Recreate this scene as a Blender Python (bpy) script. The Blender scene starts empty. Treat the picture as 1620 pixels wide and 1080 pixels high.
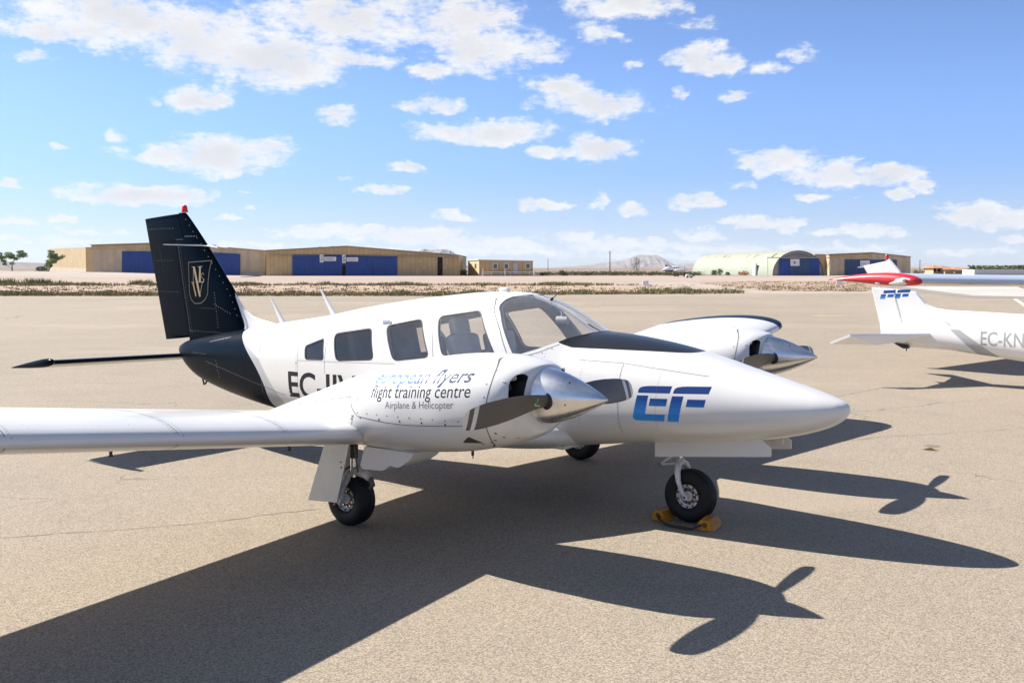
import bpy, bmesh, math, random
import numpy as np
from mathutils import Vector, Matrix
from mathutils.bvhtree import BVHTree

random.seed(7)
R = math.radians
scene = bpy.context.scene
C = scene.collection

# ------------------------------------------------------------------ camera, exposure
CAM_H, PITCH, FPX = 2.0329, 0.0737, 1576.1
cam_d = bpy.data.cameras.new("camera"); cam_d.sensor_width = 36; cam_d.lens = FPX / 1620 * 36
cam_d.clip_start = 0.1; cam_d.clip_end = 60000
cam = bpy.data.objects.new("camera", cam_d); C.objects.link(cam)
cam.location = (0, 0, CAM_H); cam.rotation_euler = (math.pi / 2 - PITCH, 0, 0)
scene.camera = cam
scene.view_settings.view_transform = 'Standard'
scene.view_settings.look = 'None'
scene.view_settings.gamma = 1
scene.view_settings.use_curve_mapping = False
scene.view_settings.exposure = 1.07
scene.render.engine = 'CYCLES'
scene.cycles.use_denoising = True
scene.cycles.max_bounces = 10
scene.cycles.transparent_max_bounces = 24
scene.cycles.caustics_reflective = False
scene.cycles.caustics_refractive = False

# ------------------------------------------------------------------ sun
SUN_DIR = Vector((-1.0029, 0.4259, 1.0)).normalized()      # towards the sun
SUN_EL = math.asin(SUN_DIR.z); SUN_AZ = math.atan2(SUN_DIR.x, SUN_DIR.y)
sun_d = bpy.data.lights.new("sun", 'SUN'); sun_d.energy = 5.0; sun_d.angle = R(0.53); sun_d.color = (1.0, 0.945, 0.87)
sun = bpy.data.objects.new("sun", sun_d); C.objects.link(sun)
sun.rotation_euler = SUN_DIR.to_track_quat('Z', 'Y').to_euler()
sun.location = SUN_DIR * 60

# ------------------------------------------------------------------ node helper
class Nd:
    """A shader value that builds math nodes when used in expressions."""
    def __init__(s, nt, sock): s.nt, s.k = nt, sock
    def op(s, o, b=None, c=None, rev=False):
        n = s.nt.nodes.new('ShaderNodeMath'); n.operation = o
        ins = [s, b, c] if not rev else [b, s, c]
        for i, v in enumerate(ins):
            if v is None: continue
            if isinstance(v, Nd): s.nt.links.new(v.k, n.inputs[i])
            else: n.inputs[i].default_value = v
        return Nd(s.nt, n.outputs[0])
    def __add__(s, b): return s.op('ADD', b)
    __radd__ = __add__
    def __sub__(s, b): return s.op('SUBTRACT', b)
    def __rsub__(s, b): return s.op('SUBTRACT', b, rev=True)
    def __mul__(s, b): return s.op('MULTIPLY', b)
    __rmul__ = __mul__
    def __truediv__(s, b): return s.op('DIVIDE', b)
    def __pow__(s, b): return s.op('POWER', b)
    def __gt__(s, b): return s.op('GREATER_THAN', b)
    def __lt__(s, b): return s.op('LESS_THAN', b)
    def max(s, b): return s.op('MAXIMUM', b)
    def min(s, b): return s.op('MINIMUM', b)
    def abs(s): return s.op('ABSOLUTE')
    def smooth(s, lo, hi):
        n = s.nt.nodes.new('ShaderNodeMapRange'); n.interpolation_type = 'SMOOTHSTEP'
        s.nt.links.new(s.k, n.inputs[0]); n.inputs[1].default_value = lo; n.inputs[2].default_value = hi
        return Nd(s.nt, n.outputs[0])

def mixc(nt, fac, a, b, mode='MIX'):
    n = nt.nodes.new('ShaderNodeMix'); n.data_type = 'RGBA'; n.blend_type = mode
    for i, v in ((0, fac), (6, a), (7, b)):
        if isinstance(v, Nd): nt.links.new(v.k, n.inputs[i])
        elif isinstance(v, (tuple, list)): n.inputs[i].default_value = (*v, 1) if len(v) == 3 else v
        else: n.inputs[i].default_value = v
    return Nd(nt, n.outputs[2])

def coords(nt, kind='Object'):
    n = nt.nodes.new('ShaderNodeTexCoord'); return Nd(nt, n.outputs[kind])
def sepxyz(nt, v):
    n = nt.nodes.new('ShaderNodeSeparateXYZ'); nt.links.new(v.k, n.inputs[0])
    return [Nd(nt, o) for o in n.outputs]
def combxyz(nt, x, y, z):
    n = nt.nodes.new('ShaderNodeCombineXYZ')
    for i, v in enumerate((x, y, z)):
        if isinstance(v, Nd): nt.links.new(v.k, n.inputs[i])
        else: n.inputs[i].default_value = v
    return Nd(nt, n.outputs[0])
def vscale(nt, v, s):
    n = nt.nodes.new('ShaderNodeVectorMath'); n.operation = 'MULTIPLY'
    nt.links.new(v.k, n.inputs[0]); n.inputs[1].default_value = s
    return Nd(nt, n.outputs[0])
def noise(nt, v, scale, detail=4, rough=0.55, dist=0.0, color=False):
    n = nt.nodes.new('ShaderNodeTexNoise'); nt.links.new(v.k, n.inputs['Vector'])
    n.inputs['Scale'].default_value = scale; n.inputs['Detail'].default_value = detail
    n.inputs['Roughness'].default_value = rough; n.inputs['Distortion'].default_value = dist
    return Nd(nt, n.outputs['Color' if color else 'Fac'])
def voronoi(nt, v, scale, feature='F1', out='Distance'):
    n = nt.nodes.new('ShaderNodeTexVoronoi'); n.feature = feature; nt.links.new(v.k, n.inputs['Vector'])
    n.inputs['Scale'].default_value = scale
    return Nd(nt, n.outputs[out])
def bump(nt, h, strength, dist):
    n = nt.nodes.new('ShaderNodeBump'); nt.links.new(h.k, n.inputs['Height'])
    n.inputs['Strength'].default_value = strength; n.inputs['Distance'].default_value = dist
    return Nd(nt, n.outputs[0])

def new_mat(name):
    m = bpy.data.materials.new(name); m.use_nodes = True
    nt = m.node_tree; b = nt.nodes['Principled BSDF']
    return m, nt, b
def feed(nt, b, key, v):
    if isinstance(v, Nd): nt.links.new(v.k, b.inputs[key])
    elif isinstance(v, (tuple, list)) and len(v) == 3: b.inputs[key].default_value = (*v, 1)
    else: b.inputs[key].default_value = v
def plain(name, col, rough=0.5, metal=0.0, coat=0.0, vary=0.12, vscale_=6.0, bmp=0.0, spec=0.5):
    """A one-colour material with a little procedural variation."""
    m, nt, b = new_mat(name)
    v = coords(nt)
    n = noise(nt, v, vscale_, 5)
    lo = tuple(c * (1 - vary) for c in col); hi = tuple(min(1, c * (1 + vary)) for c in col)
    feed(nt, b, 'Base Color', mixc(nt, n.smooth(0.25, 0.75), lo, hi))
    feed(nt, b, 'Roughness', n * 0.16 + (rough - 0.08)); feed(nt, b, 'Metallic', metal)
    feed(nt, b, 'Coat Weight', coat); feed(nt, b, 'Coat Roughness', 0.06); feed(nt, b, 'Specular IOR Level', spec)
    if bmp: feed(nt, b, 'Normal', bump(nt, noise(nt, v, vscale_ * 8, 3), bmp, 0.01))
    return m

# ------------------------------------------------------------------ sky with clouds
def px_dir(px, py):
    """direction of a pixel of the photograph, as azimuth and elevation (used once to read the clouds' bearings off the photo)"""
    c, s = math.cos(PITCH), math.sin(PITCH)
    d = Vector((0, c, -s)) * FPX + Vector((1, 0, 0)) * (px - 810) - Vector((0, s, c)) * (py - 540)
    d.normalize(); return math.atan2(d.x, d.y), math.asin(d.z)

CLOUDS = [  # centre x, y, half width, half height in pixels, strength
 (180,28,180,46,.9),(330,60,150,52,.9),(430,98,118,42,1),(540,34,150,42,.85),(650,14,70,30,.7),(105,52,98,22,1),(565,92,60,16,.9),(735,30,80,46,.9),
 (765,75,82,40,1),(845,78,52,18,.8),(790,100,30,10,.7),(70,92,36,11,.7),(318,152,52,20,1),(668,110,36,14,.9),(240,154,12,6,.5),(530,181,33,13,.9),
 (687,164,46,14,.9),(172,212,24,9,.6),(80,231,18,7,.8),(185,236,30,8,.35),(340,246,100,30,1),(255,246,50,14,.9),(425,235,46,14,.9),
 (18,295,30,8,.8),(215,308,110,17,.95),(290,312,40,14,.9),(650,264,36,7,.8),(614,299,36,9,.85),(552,277,9,4,.5),(387,303,16,4,.7),(390,328,20,5,.7),(360,343,24,5,.7),
 (95,345,24,5,.7),(30,358,62,8,.75),(150,367,70,6,.7),(770,208,105,18,1),(725,205,60,10,.9),(885,135,54,20,1),(940,162,88,24,1),(945,232,62,20,1),
 (885,238,50,10,.8),(985,8,92,24,1),(952,55,32,14,.7),(997,100,15,8,.7),(1108,90,48,22,1),(1150,100,42,18,.9),(1165,150,36,8,.75),(1267,84,22,11,.6),
 (1230,107,26,8,.4),(1068,143,10,9,.5),(1100,38,30,10,.4),(1225,258,60,20,1),(1310,272,70,20,1),(1395,274,68,17,1),(1170,240,26,6,.5),(1425,306,26,11,.9),(1295,310,38,7,.7),
 (1467,290,24,11,.9),(1104,318,33,15,1),(938,320,20,17,.9),(1000,333,30,13,.85),(860,323,34,10,.95),(706,343,32,9,.9),(738,350,18,5,.7),
 (1212,355,64,13,.85),(1248,358,28,14,.9),(1375,364,62,11,.75),(1435,370,22,7,.7),(1535,336,70,20,1),(1590,345,70,15,1),(1605,378,26,9,.9),(1172,296,30,5,.5),
 (640,372,110,15,1),(560,362,120,8,.9),(480,368,50,6,.8),(770,384,120,12,.9),(1000,386,130,11,.9),(900,374,60,9,.8),(1110,372,55,9,.8),(1190,392,110,8,.8),
 (430,390,110,7,.8),(700,398,200,7,.8),(1340,395,140,7,.7),(1560,400,120,7,.7),(80,380,120,6,.7),(1040,404,260,6,.7),(830,398,120,7,.8),(1150,352,20,6,.7),(1310,372,24,6,.7)]
world = bpy.data.worlds.new("World"); scene.world = world; world.use_nodes = True
nt = world.node_tree; bg = nt.nodes['Background']
sky = nt.nodes.new('ShaderNodeTexSky'); sky.sky_type = 'NISHITA'; sky.sun_disc = False
sky.sun_elevation = SUN_EL; sky.sun_rotation = SUN_AZ; sky.altitude = 50; sky.air_density = 0.4; sky.dust_density = 0.3; sky.ozone_density = 2.0
SKY_STRENGTH = 0.084
bg.inputs['Strength'].default_value = SKY_STRENGTH
dirv = coords(nt, 'Generated')
dx, dy, dz = sepxyz(nt, dirv)
az = dx.op('ARCTAN2', dy); el = dz.op('ARCSINE')
p0 = combxyz(nt, az, el * 1.0, 0.0)
stretch = combxyz(nt, az, el * 1.7, 0.0)
def warp(v, scale, amp, detail):
    n = noise(nt, stretch, scale, detail, 0.62, color=True)
    a = nt.nodes.new('ShaderNodeVectorMath'); a.operation = 'SUBTRACT'; nt.links.new(n.k, a.inputs[0]); a.inputs[1].default_value = (.5, .5, .5)
    w = nt.nodes.new('ShaderNodeVectorMath'); w.operation = 'MULTIPLY_ADD'
    nt.links.new(a.outputs[0], w.inputs[0]); w.inputs[1].default_value = amp; nt.links.new(v.k, w.inputs[2])
    return Nd(nt, w.outputs[0])
wv2 = warp(warp(p0, 14, (0.060, 0.022, 0), 3), 52, (0.030, 0.016, 0), 5)
dens = None
for (cx, cy, rx, ry, st) in CLOUDS:
    a0, e0 = px_dir(cx, cy); a1, _ = px_dir(cx + rx, cy); _, e1 = px_dir(cx, cy - ry)
    ia, ie = 1 / abs(a1 - a0) / 1.16, 1 / abs(e1 - e0) / 1.22
    q = nt.nodes.new('ShaderNodeVectorMath'); q.operation = 'MULTIPLY_ADD'
    nt.links.new(wv2.k, q.inputs[0]); q.inputs[1].default_value = (ia, ie, 0); q.inputs[2].default_value = (-a0 * ia, -e0 * ie, 0)
    dt = nt.nodes.new('ShaderNodeVectorMath'); dt.operation = 'DOT_PRODUCT'
    nt.links.new(q.outputs[0], dt.inputs[0]); nt.links.new(q.outputs[0], dt.inputs[1])
    d = Nd(nt, dt.outputs['Value']).op('MULTIPLY_ADD', -st, st)
    dens = d if dens is None else dens.max(d)
fine = noise(nt, stretch, 30, 9, 0.63)
wisp = noise(nt, combxyz(nt, az, el * 2.6, 3.0), 90, 6, 0.7)
fluff = dens + (fine - 0.5) * 2.7 + (wisp - 0.5) * 1.3
alpha = fluff.smooth(-0.12, 0.95)
# scattered cloud on the unseen dome behind the camera, cover shaped for the fill light, and a thin veil low on the horizon
behind = noise(nt, dirv, 3.2, 6, 0.6).smooth(0.49, 0.70) * (dy < 0.35) * dz.smooth(0.05, 0.2)
alpha = alpha.max(behind * 0.9)
veil = (dz.op('SUBTRACT', 1.0, rev=True)).smooth(0.90, 1.0) * 0.30
alpha = alpha.max(veil * (noise(nt, stretch, 7, 4, 0.6) * 0.7 + 0.65).min(1.0))
bel = noise(nt, stretch, 15, 6, 0.62)
grey = (dens * 0.9 + (bel - 0.5) * 1.6).smooth(0.30, 1.05)
CB = 1.0 / (2 ** scene.view_settings.exposure * SKY_STRENGTH)
ccol = mixc(nt, grey, (CB, CB, CB * 1.0), (CB * .78, CB * .785, CB * .82))
ccol = mixc(nt, (dz.smooth(0.0, 0.07) * -1.0 + 1.0) * .8, ccol, (CB * .92, CB * .95, CB * .97))
low = dz.max(0.0).smooth(-0.04, 0.19)          # thicker air low down takes the glare off the horizon
skyc = mixc(nt, 1.0, Nd(nt, sky.outputs[0]), mixc(nt, low, (0.55, 0.545, 0.56), (1.14, 1.31, 1.45)), 'MULTIPLY')
allc = mixc(nt, alpha * 0.97, skyc, ccol)
nt.links.new(allc.k, bg.inputs['Color'])

# ------------------------------------------------------------------ object helpers
def tag(o, label=None, cat=None, group=None, kind=None):
    for k, v in (('label', label), ('category', cat), ('group', group), ('kind', kind)):
        if v: o[k] = v
    return o
def empty(name, loc=(0, 0, 0), rz=0.0):
    o = bpy.data.objects.new(name, None); C.objects.link(o); o.location = loc; o.rotation_euler = (0, 0, rz)
    o.empty_display_size = 0.3
    return o
def mk(name, verts, faces, mats, parent=None, smooth=40, idx=None, normals=True):
    me = bpy.data.meshes.new(name); me.from_pydata([tuple(map(float, v)) for v in verts], [], faces)
    if normals:
        bm = bmesh.new(); bm.from_mesh(me); bmesh.ops.recalc_face_normals(bm, faces=bm.faces); bm.to_mesh(me); bm.free()
    return finish(name, me, mats, parent, smooth, idx)
def finish(name, me, mats, parent=None, smooth=40, idx=None):
    for m in (mats if isinstance(mats, (list, tuple)) else [mats]): me.materials.append(m)
    if idx is not None: me.polygons.foreach_set('material_index', np.asarray(idx, dtype=np.int32))
    if smooth:
        me.polygons.foreach_set('use_smooth', np.ones(len(me.polygons), bool))
        me.set_sharp_from_angle(angle=R(smooth))
    me.update()
    o = bpy.data.objects.new(name, me); C.objects.link(o); o.parent = parent
    return o
class MB:
    """collects shapes into one mesh"""
    def __init__(s): s.v, s.f, s.i = [], [], []
    def add(s, v, f, i=0):
        k = len(s.v); s.v += [tuple(p) for p in v]; s.f += [tuple(a + k for a in q) for q in f]; s.i += [i] * len(f); return s
    def box(s, c, d, i=0, rot=None):
        v = [Vector(((x - .5) * d[0], (y - .5) * d[1], (z - .5) * d[2])) for x in (0, 1) for y in (0, 1) for z in (0, 1)]
        if rot is not None: v = [rot @ p for p in v]
        return s.add([p + Vector(c) for p in v], [(0, 1, 3, 2), (4, 6, 7, 5), (0, 4, 5, 1), (2, 3, 7, 6), (0, 2, 6, 4), (1, 5, 7, 3)], i)
    def rbox(s, c, d, bev, i=0, rot=None, seg=2):
        bm = bmesh.new(); bmesh.ops.create_cube(bm, size=1.0); bmesh.ops.scale(bm, vec=d, verts=bm.verts)
        bmesh.ops.bevel(bm, geom=bm.edges[:], offset=bev, segments=seg, affect='EDGES', profile=0.5)
        if rot is not None: bmesh.ops.rotate(bm, matrix=rot, verts=bm.verts, cent=(0, 0, 0))
        bmesh.ops.translate(bm, vec=c, verts=bm.verts); bm.verts.index_update()
        s.add([v.co[:] for v in bm.verts], [[v.index for v in f.verts] for f in bm.faces], i); bm.free(); return s
    def tube(s, pts, rad, n=10, i=0, cap=True):
        pts = [Vector(p) for p in pts]; rad = rad if isinstance(rad, (list, tuple)) else [rad] * len(pts)
        v, f = [], []
        up = None
        for k, p in enumerate(pts):
            t = (pts[min(k + 1, len(pts) - 1)] - pts[max(k - 1, 0)]).normalized()
            if up is None: up = t.orthogonal().normalized()
            up = (up - t * up.dot(t)).normalized(); sd = t.cross(up)
            v += [p + (up * math.cos(a) + sd * math.sin(a)) * rad[k] for a in (2 * math.pi * j / n for j in range(n))]
        for k in range(len(pts) - 1):
            f += [(k * n + j, k * n + (j + 1) % n, (k + 1) * n + (j + 1) % n, (k + 1) * n + j) for j in range(n)]
        if cap: f += [tuple(range(n)), tuple(range((len(pts) - 1) * n, len(pts) * n))]
        return s.add(v, f, i)
    def lathe(s, prof, origin, axis, n=32, i=0, closed=False):
        """prof: (distance along axis, radius)"""
        ax = Vector(axis).normalized(); u = ax.orthogonal().normalized(); w = ax.cross(u); o = Vector(origin)
        v, f = [], []; m = len(prof)
        for j in range(n):
            a = 2 * math.pi * j / n; d = u * math.cos(a) + w * math.sin(a)
            v += [o + ax * t + d * max(r, 1e-4) for t, r in prof]
        for j in range(n):
            k = (j + 1) % n
            for q in range(m if closed else m - 1):
                q2 = (q + 1) % m
                f.append((j * m + q, k * m + q, k * m + q2, j * m + q2))
        return s.add(v, f, i)
    def prism(s, poly, a, b, axis='y', i=0):
        """poly of (x,z) extruded along y from a to b (or (x,y) along z, or (y,z) along x)"""
        n = len(poly)
        mkp = {'y': lambda p, t: (p[0], t, p[1]), 'z': lambda p, t: (p[0], p[1], t), 'x': lambda p, t: (t, p[0], p[1])}[axis]
        v = [mkp(p, a) for p in poly] + [mkp(p, b) for p in poly]
        f = [tuple(range(n)), tuple(range(n, 2 * n))] + [(k, (k + 1) % n, n + (k + 1) % n, n + k) for k in range(n)]
        return s.add(v, f, i)
    def build_each(s, name, mats, parent=None, smooth=40):
        """every loose piece becomes an object of its own"""
        p = list(range(len(s.v)))
        def root(a):
            while p[a] != a: p[a] = p[p[a]]; a = p[a]
            return a
        for f in s.f:
            for a in f[1:]: p[root(a)] = root(f[0])
        groups = {}
        for f, i in zip(s.f, s.i): groups.setdefault(root(f[0]), []).append((f, i))
        for fs in groups.values():
            m = {}; b = MB()
            for f, i in fs:
                for a in f:
                    if a not in m: m[a] = len(b.v); b.v.append(s.v[a])
                b.f.append(tuple(m[a] for a in f)); b.i.append(i)
            b.build(name, mats, parent, smooth)
    def build(s, name, mats, parent=None, smooth=40, normals=True):
        return mk(name, s.v, s.f, mats, parent, smooth, s.i, normals)

def rings_mesh(rings, cap=True, closed=True):
    n = len(rings[0]); v = [p for r in rings for p in r]; f = []
    for k in range(len(rings) - 1):
        for j in range(n if closed else n - 1):
            f.append((k * n + j, k * n + (j + 1) % n, (k + 1) * n + (j + 1) % n, (k + 1) * n + j))
    if cap: f += [tuple(range(n)), tuple(range((len(rings) - 1) * n, len(rings) * n))]
    return v, f
def round_poly(pts, r, seg=5):
    out = []; n = len(pts)
    for k in range(n):
        p, a, b = Vector(pts[k]), Vector(pts[k - 1]), Vector(pts[(k + 1) % n])
        u, w = (a - p), (b - p); rr = min(r, u.length * .45, w.length * .45); u.normalize(); w.normalize()
        A, B = p + u * rr, p + w * rr
        for q in range(seg + 1):
            t = q / seg; out.append(tuple(A * (1 - t) ** 2 + p * 2 * t * (1 - t) + B * t * t))
    return out
def boolean(verts, faces, cutters, op='DIFFERENCE'):
    """mesh minus a list of closed (verts, faces); returns a mesh datablock"""
    me = bpy.data.meshes.new('tmp'); me.from_pydata(verts, [], faces)
    bm = bmesh.new(); bm.from_mesh(me); bmesh.ops.recalc_face_normals(bm, faces=bm.faces); bm.to_mesh(me); bm.free()
    ob = bpy.data.objects.new('tmp', me); C.objects.link(ob); tmp = []
    for cv, cf in cutters:
        cm = bpy.data.meshes.new('tmpc'); cm.from_pydata(cv, [], cf)
        bm = bmesh.new(); bm.from_mesh(cm); bmesh.ops.recalc_face_normals(bm, faces=bm.faces); bm.to_mesh(cm); bm.free()
        co = bpy.data.objects.new('tmpc', cm); C.objects.link(co); tmp.append(co)
        md = ob.modifiers.new('b', 'BOOLEAN'); md.operation = op; md.solver = 'EXACT'; md.object = co
    bpy.context.view_layer.update(); dg = bpy.context.evaluated_depsgraph_get()
    res = bpy.data.meshes.new_from_object(ob.evaluated_get(dg))
    for o in tmp + [ob]: bpy.data.objects.remove(o)
    return res
def grid_poly(poly, step):
    """a flat polygon of (u,v) cut into small faces: verts (u,v), faces"""
    bm = bmesh.new(); vs = [bm.verts.new((p[0], p[1], 0)) for p in poly]; bm.faces.new(vs)
    return cut_grid(bm, step)
def cut_grid(bm, step):
    us = [v.co.x for v in bm.verts]; ws = [v.co.y for v in bm.verts]
    for lo, hi, ax in ((min(us), max(us), 0), (min(ws), max(ws), 1)):
        k = math.floor(lo / step) + 1
        while k * step < hi:
            no = (1, 0, 0) if ax == 0 else (0, 1, 0); co = (k * step, 0, 0) if ax == 0 else (0, k * step, 0)
            bmesh.ops.bisect_plane(bm, geom=bm.verts[:] + bm.edges[:] + bm.faces[:], plane_co=co, plane_no=no, dist=1e-6); k += 1
    bmesh.ops.triangulate(bm, faces=bm.faces[:]); bm.verts.index_update()
    v = [(p.co.x, p.co.y) for p in bm.verts]; f = [tuple(q.index for q in fc.verts) for fc in bm.faces]; bm.free()
    return v, f
def text_poly(txt, step, shear=0.0, offset=0.0, space=1.0):
    """flat text as (u,v) verts and faces, cap height about 0.7"""
    cu = bpy.data.curves.new('t', 'FONT'); cu.body = txt; cu.shear = shear; cu.offset = offset; cu.space_character = space; cu.resolution_u = 4
    ob = bpy.data.objects.new('t', cu); C.objects.link(ob); bpy.context.view_layer.update()
    me = bpy.data.meshes.new_from_object(ob.evaluated_get(bpy.context.evaluated_depsgraph_get()))
    bpy.data.objects.remove(ob); bm = bmesh.new(); bm.from_mesh(me)
    bmesh.ops.remove_doubles(bm, verts=bm.verts, dist=1e-5)
    return cut_grid(bm, step)
def on_body(body, side, uv, faces, to_xz, off):
    """lay flat (u,v) shapes on the side of a body"""
    out = []
    for u, v in uv:
        x, z = to_xz(u, v); out.append((x, body.y0 + side * (body.ysurf(x, z) + off), z))
    return ([body.snap(p, side) for p in out] if off > 0 else out), faces
def affine(b0, b1, h):
    """map (u,v) with u 0..1 from point b0 to b1 (x,z) along the baseline and v upwards scaled by h"""
    return lambda u, v: (b0[0] + (b1[0] - b0[0]) * u, b0[1] + (b1[1] - b0[1]) * u + v * h)
def fit_text(txt, step, **k):
    v, f = text_poly(txt, step, **k); lo = min(p[0] for p in v); hi = max(p[0] for p in v)
    return [((p[0] - lo) / (hi - lo), p[1]) for p in v], f
def curve2(pts, n=6):
    """a smooth curve through points"""
    out = []; m = len(pts); P = [Vector(p) for p in pts]
    for k in range(m - 1):
        a, b, c, d = P[max(k - 1, 0)], P[k], P[k + 1], P[min(k + 2, m - 1)]
        for q in range(n):
            t = q / n; out.append(tuple(.5 * ((2 * b) + (c - a) * t + (2 * a - 5 * b + 4 * c - d) * t * t + (3 * b - a - 3 * c + d) * t ** 3)))
    return out + [tuple(P[-1])]
def ribbon_on(body, side, xz, width, off=0.0015):
    """a narrow strip along a polyline of (x,z) on the body's side"""
    pts = []
    for (a, b) in zip(xz[:-1], xz[1:]):
        n = max(1, int(math.hypot(b[0] - a[0], b[1] - a[1]) / 0.018))
        pts += [(a[0] + (b[0] - a[0]) * k / n, a[1] + (b[1] - a[1]) * k / n) for k in range(n)]
    pts.append(xz[-1]); v, f = [], []
    P3 = lambda x, z, o: Vector(body.snap((x, body.y0 + side * (body.ysurf(x, z) + o), z), side, .0011))
    for k, p in enumerate(pts):
        a, b = pts[max(k - 1, 0)], pts[min(k + 1, len(pts) - 1)]
        t = Vector((b[0] - a[0], b[1] - a[1])).normalized(); n = Vector((-t.y, t.x)) * width / 2
        v += [P3(p[0] + n.x, p[1] + n.y, off), P3(p[0] - n.x, p[1] - n.y, off)]
    f = [(2 * k, 2 * k + 1, 2 * k + 3, 2 * k + 2) for k in range(len(pts) - 1)]
    return v, f
def dots_on(body, side, xz, r=0.006, off=0.0018, n=6):
    v, f = [], []
    for x, z in xz:
        c = Vector(body.snap((x, body.y0 + side * (body.ysurf(x, z) + off), z), side, .0008))
        o_ = Vector((x, body.y0 + side * body.ysurf(x, z), z)); a = Vector((x + .01, body.y0 + side * body.ysurf(x + .01, z), z)) - o_
        b = Vector((x, body.y0 + side * body.ysurf(x, z + .01), z + .01)) - o_
        a.normalize(); b.normalize(); k = len(v)
        v += [c + a * math.cos(t) * r + b * math.sin(t) * r for t in (2 * math.pi * j / n for j in range(n))]
        f.append(tuple(range(k, k + n)))
    return v, f
def along(a, b, n): return [(a[0] + (b[0] - a[0]) * k / (n - 1), a[1] + (b[1] - a[1]) * k / (n - 1)) for k in range(n)]

# ------------------------------------------------------------------ aircraft materials
def paint_mat(name, col=(0.655, 0.645, 0.62), masks=None, rough=0.3, coat=0.35, darkmask=None):
    m, nt, b = new_mat(name); v = coords(nt); x, y, z = sepxyz(nt, v)
    n = noise(nt, v, 2.2, 6, 0.6)
    c = mixc(nt, n.smooth(0.35, 0.75), tuple(k * 0.965 for k in col), col)
    st = noise(nt, vscale(nt, v, (6, 6, 1.2)), 1.6, 5, 0.7).smooth(0.6, 0.85)
    c = mixc(nt, st * 0.22, c, (0.50, 0.47, 0.41))
    if masks:
        for f, k in masks(x, y, z): c = mixc(nt, f, c, k)
    feed(nt, b, 'Base Color', c); feed(nt, b, 'Roughness', n * 0.14 + (rough - 0.07))
    if darkmask:
        k = darkmask(x, y, z) * -1.0 + 1.0; feed(nt, b, 'Specular IOR Level', k * .46 + .04); feed(nt, b, 'Coat Weight', k * coat)
    else: feed(nt, b, 'Coat Weight', coat)
    feed(nt, b, 'Coat Roughness', 0.05)
    feed(nt, b, 'Normal', bump(nt, noise(nt, v, 3.0, 2), 0.10, 0.02))
    return m
NAVY = (0.0022, 0.006, 0.0115)
def fus_masks(x, y, z):
    q = (z - 0.75).max(0.0) ** 1.6
    xb = q * 1.5 + 5.93
    xg = (z - 0.677) * 0.93 + 5.647 + (z - 1.08).max(0.0) * 1.2
    grey = (x > xg) * (x < xb); black = x > xb
    half = ((x - 1.172).max(0.0) / 1.03) ** 0.36 * 0.446
    glare = (y.abs() < half) * (x < 2.235) * (z > 1.2)
    return [(grey, (0.40, 0.41, 0.42)), (black, NAVY), (glare, (0.020, 0.022, 0.026))]
M_FUS = paint_mat('fuselage_paint', masks=fus_masks, darkmask=lambda x, y, z: (lambda q: q[1][0].max(q[2][0] * .75))(fus_masks(x, y, z)))
M_WHITE = paint_mat('white_paint')
def soot(x, y, z):
    m, nt = None, x.nt; v = coords(nt)
    n = noise(nt, vscale(nt, v, (1.1, 5, 5)), 1.6, 6, .65)
    return [(n.smooth(.42, .75) * (z * -1.0 + .93).max(0.0).smooth(0.0, .14) * x.smooth(1.7, 3.0) * .55, (0.27, 0.22, 0.165)), (n.smooth(.5, .8) * x.smooth(2.5, 4.0) * .12, (0.35, 0.31, 0.26))]
M_NAC = paint_mat('nacelle_paint', masks=soot)
M_WING = paint_mat('wing_paint', masks=lambda x, y, z: [((y.abs() > 5.38) * (y.abs() < 7.0), NAVY)], darkmask=lambda x, y, z: (y.abs() > 5.38) * (y.abs() < 7.0))
M_WHITE2 = paint_mat('plain_white_paint', col=(0.655, 0.645, 0.62), rough=0.42, coat=0.1)
M_NAVY = plain('navy_paint', NAVY, rough=0.16, coat=0.0, vary=0.15, vscale_=3, spec=0.03)
M_INT = plain('cabin_lining', (0.55, 0.54, 0.52), 0.8)
M_SEAT = plain('seat_leather', (0.46, 0.455, 0.45), 0.6)
M_PANEL = plain('instrument_panel', (0.03, 0.03, 0.032), 0.55)
M_SEAM = plain('panel_gap', (0.13, 0.125, 0.12), 0.7, spec=.1)
M_DARKSEAM = plain('dark_gap', (0.03, 0.03, 0.03), 0.6)
M_RIVET = plain('rivet_metal', (0.22, 0.21, 0.20), 0.6, spec=.2)
M_BRIGHT = plain('bright_rivet', (0.42, 0.44, 0.45), 0.4, metal=0.5)
M_SCREW = plain('dark_screw', (0.05, 0.045, 0.04), 0.5)
M_RUBBER = plain('tyre_rubber', (0.0075, 0.0075, 0.008), 0.62, vary=0.3, vscale_=14, bmp=0.15, spec=0.35)
M_HUB = plain('wheel_alloy', (0.62, 0.61, 0.58), 0.4, vary=0.2, vscale_=20)
M_RUST = plain('rusty_disc', (0.13, 0.06, 0.03), 0.7, vary=0.4, vscale_=30)
M_STEEL = plain('strut_chrome', (0.75, 0.75, 0.76), 0.18, metal=1.0)
M_GEAR = plain('gear_enamel', (0.55, 0.54, 0.51), 0.4, vary=0.25, vscale_=22)
M_GREASE = plain('greasy_linkage', (0.08, 0.07, 0.055), 0.5, vary=0.6, vscale_=40)
M_BLADE = plain('propeller_grey', (0.085, 0.078, 0.068), 0.42, vary=0.1)
M_BLADEW = plain('propeller_white', (0.62, 0.60, 0.56), 0.45)
M_BLACK = plain('satin_black', (0.012, 0.012, 0.013), 0.4)
M_LETTER = plain('dark_lettering', (0.022, 0.024, 0.028), 0.55, spec=.12)
M_LETTER2 = plain('grey_lettering', (0.10, 0.105, 0.115), 0.4)
M_GOLD = plain('gold_lettering', (0.31, 0.20, 0.07), 0.35, metal=0.3)
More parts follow.
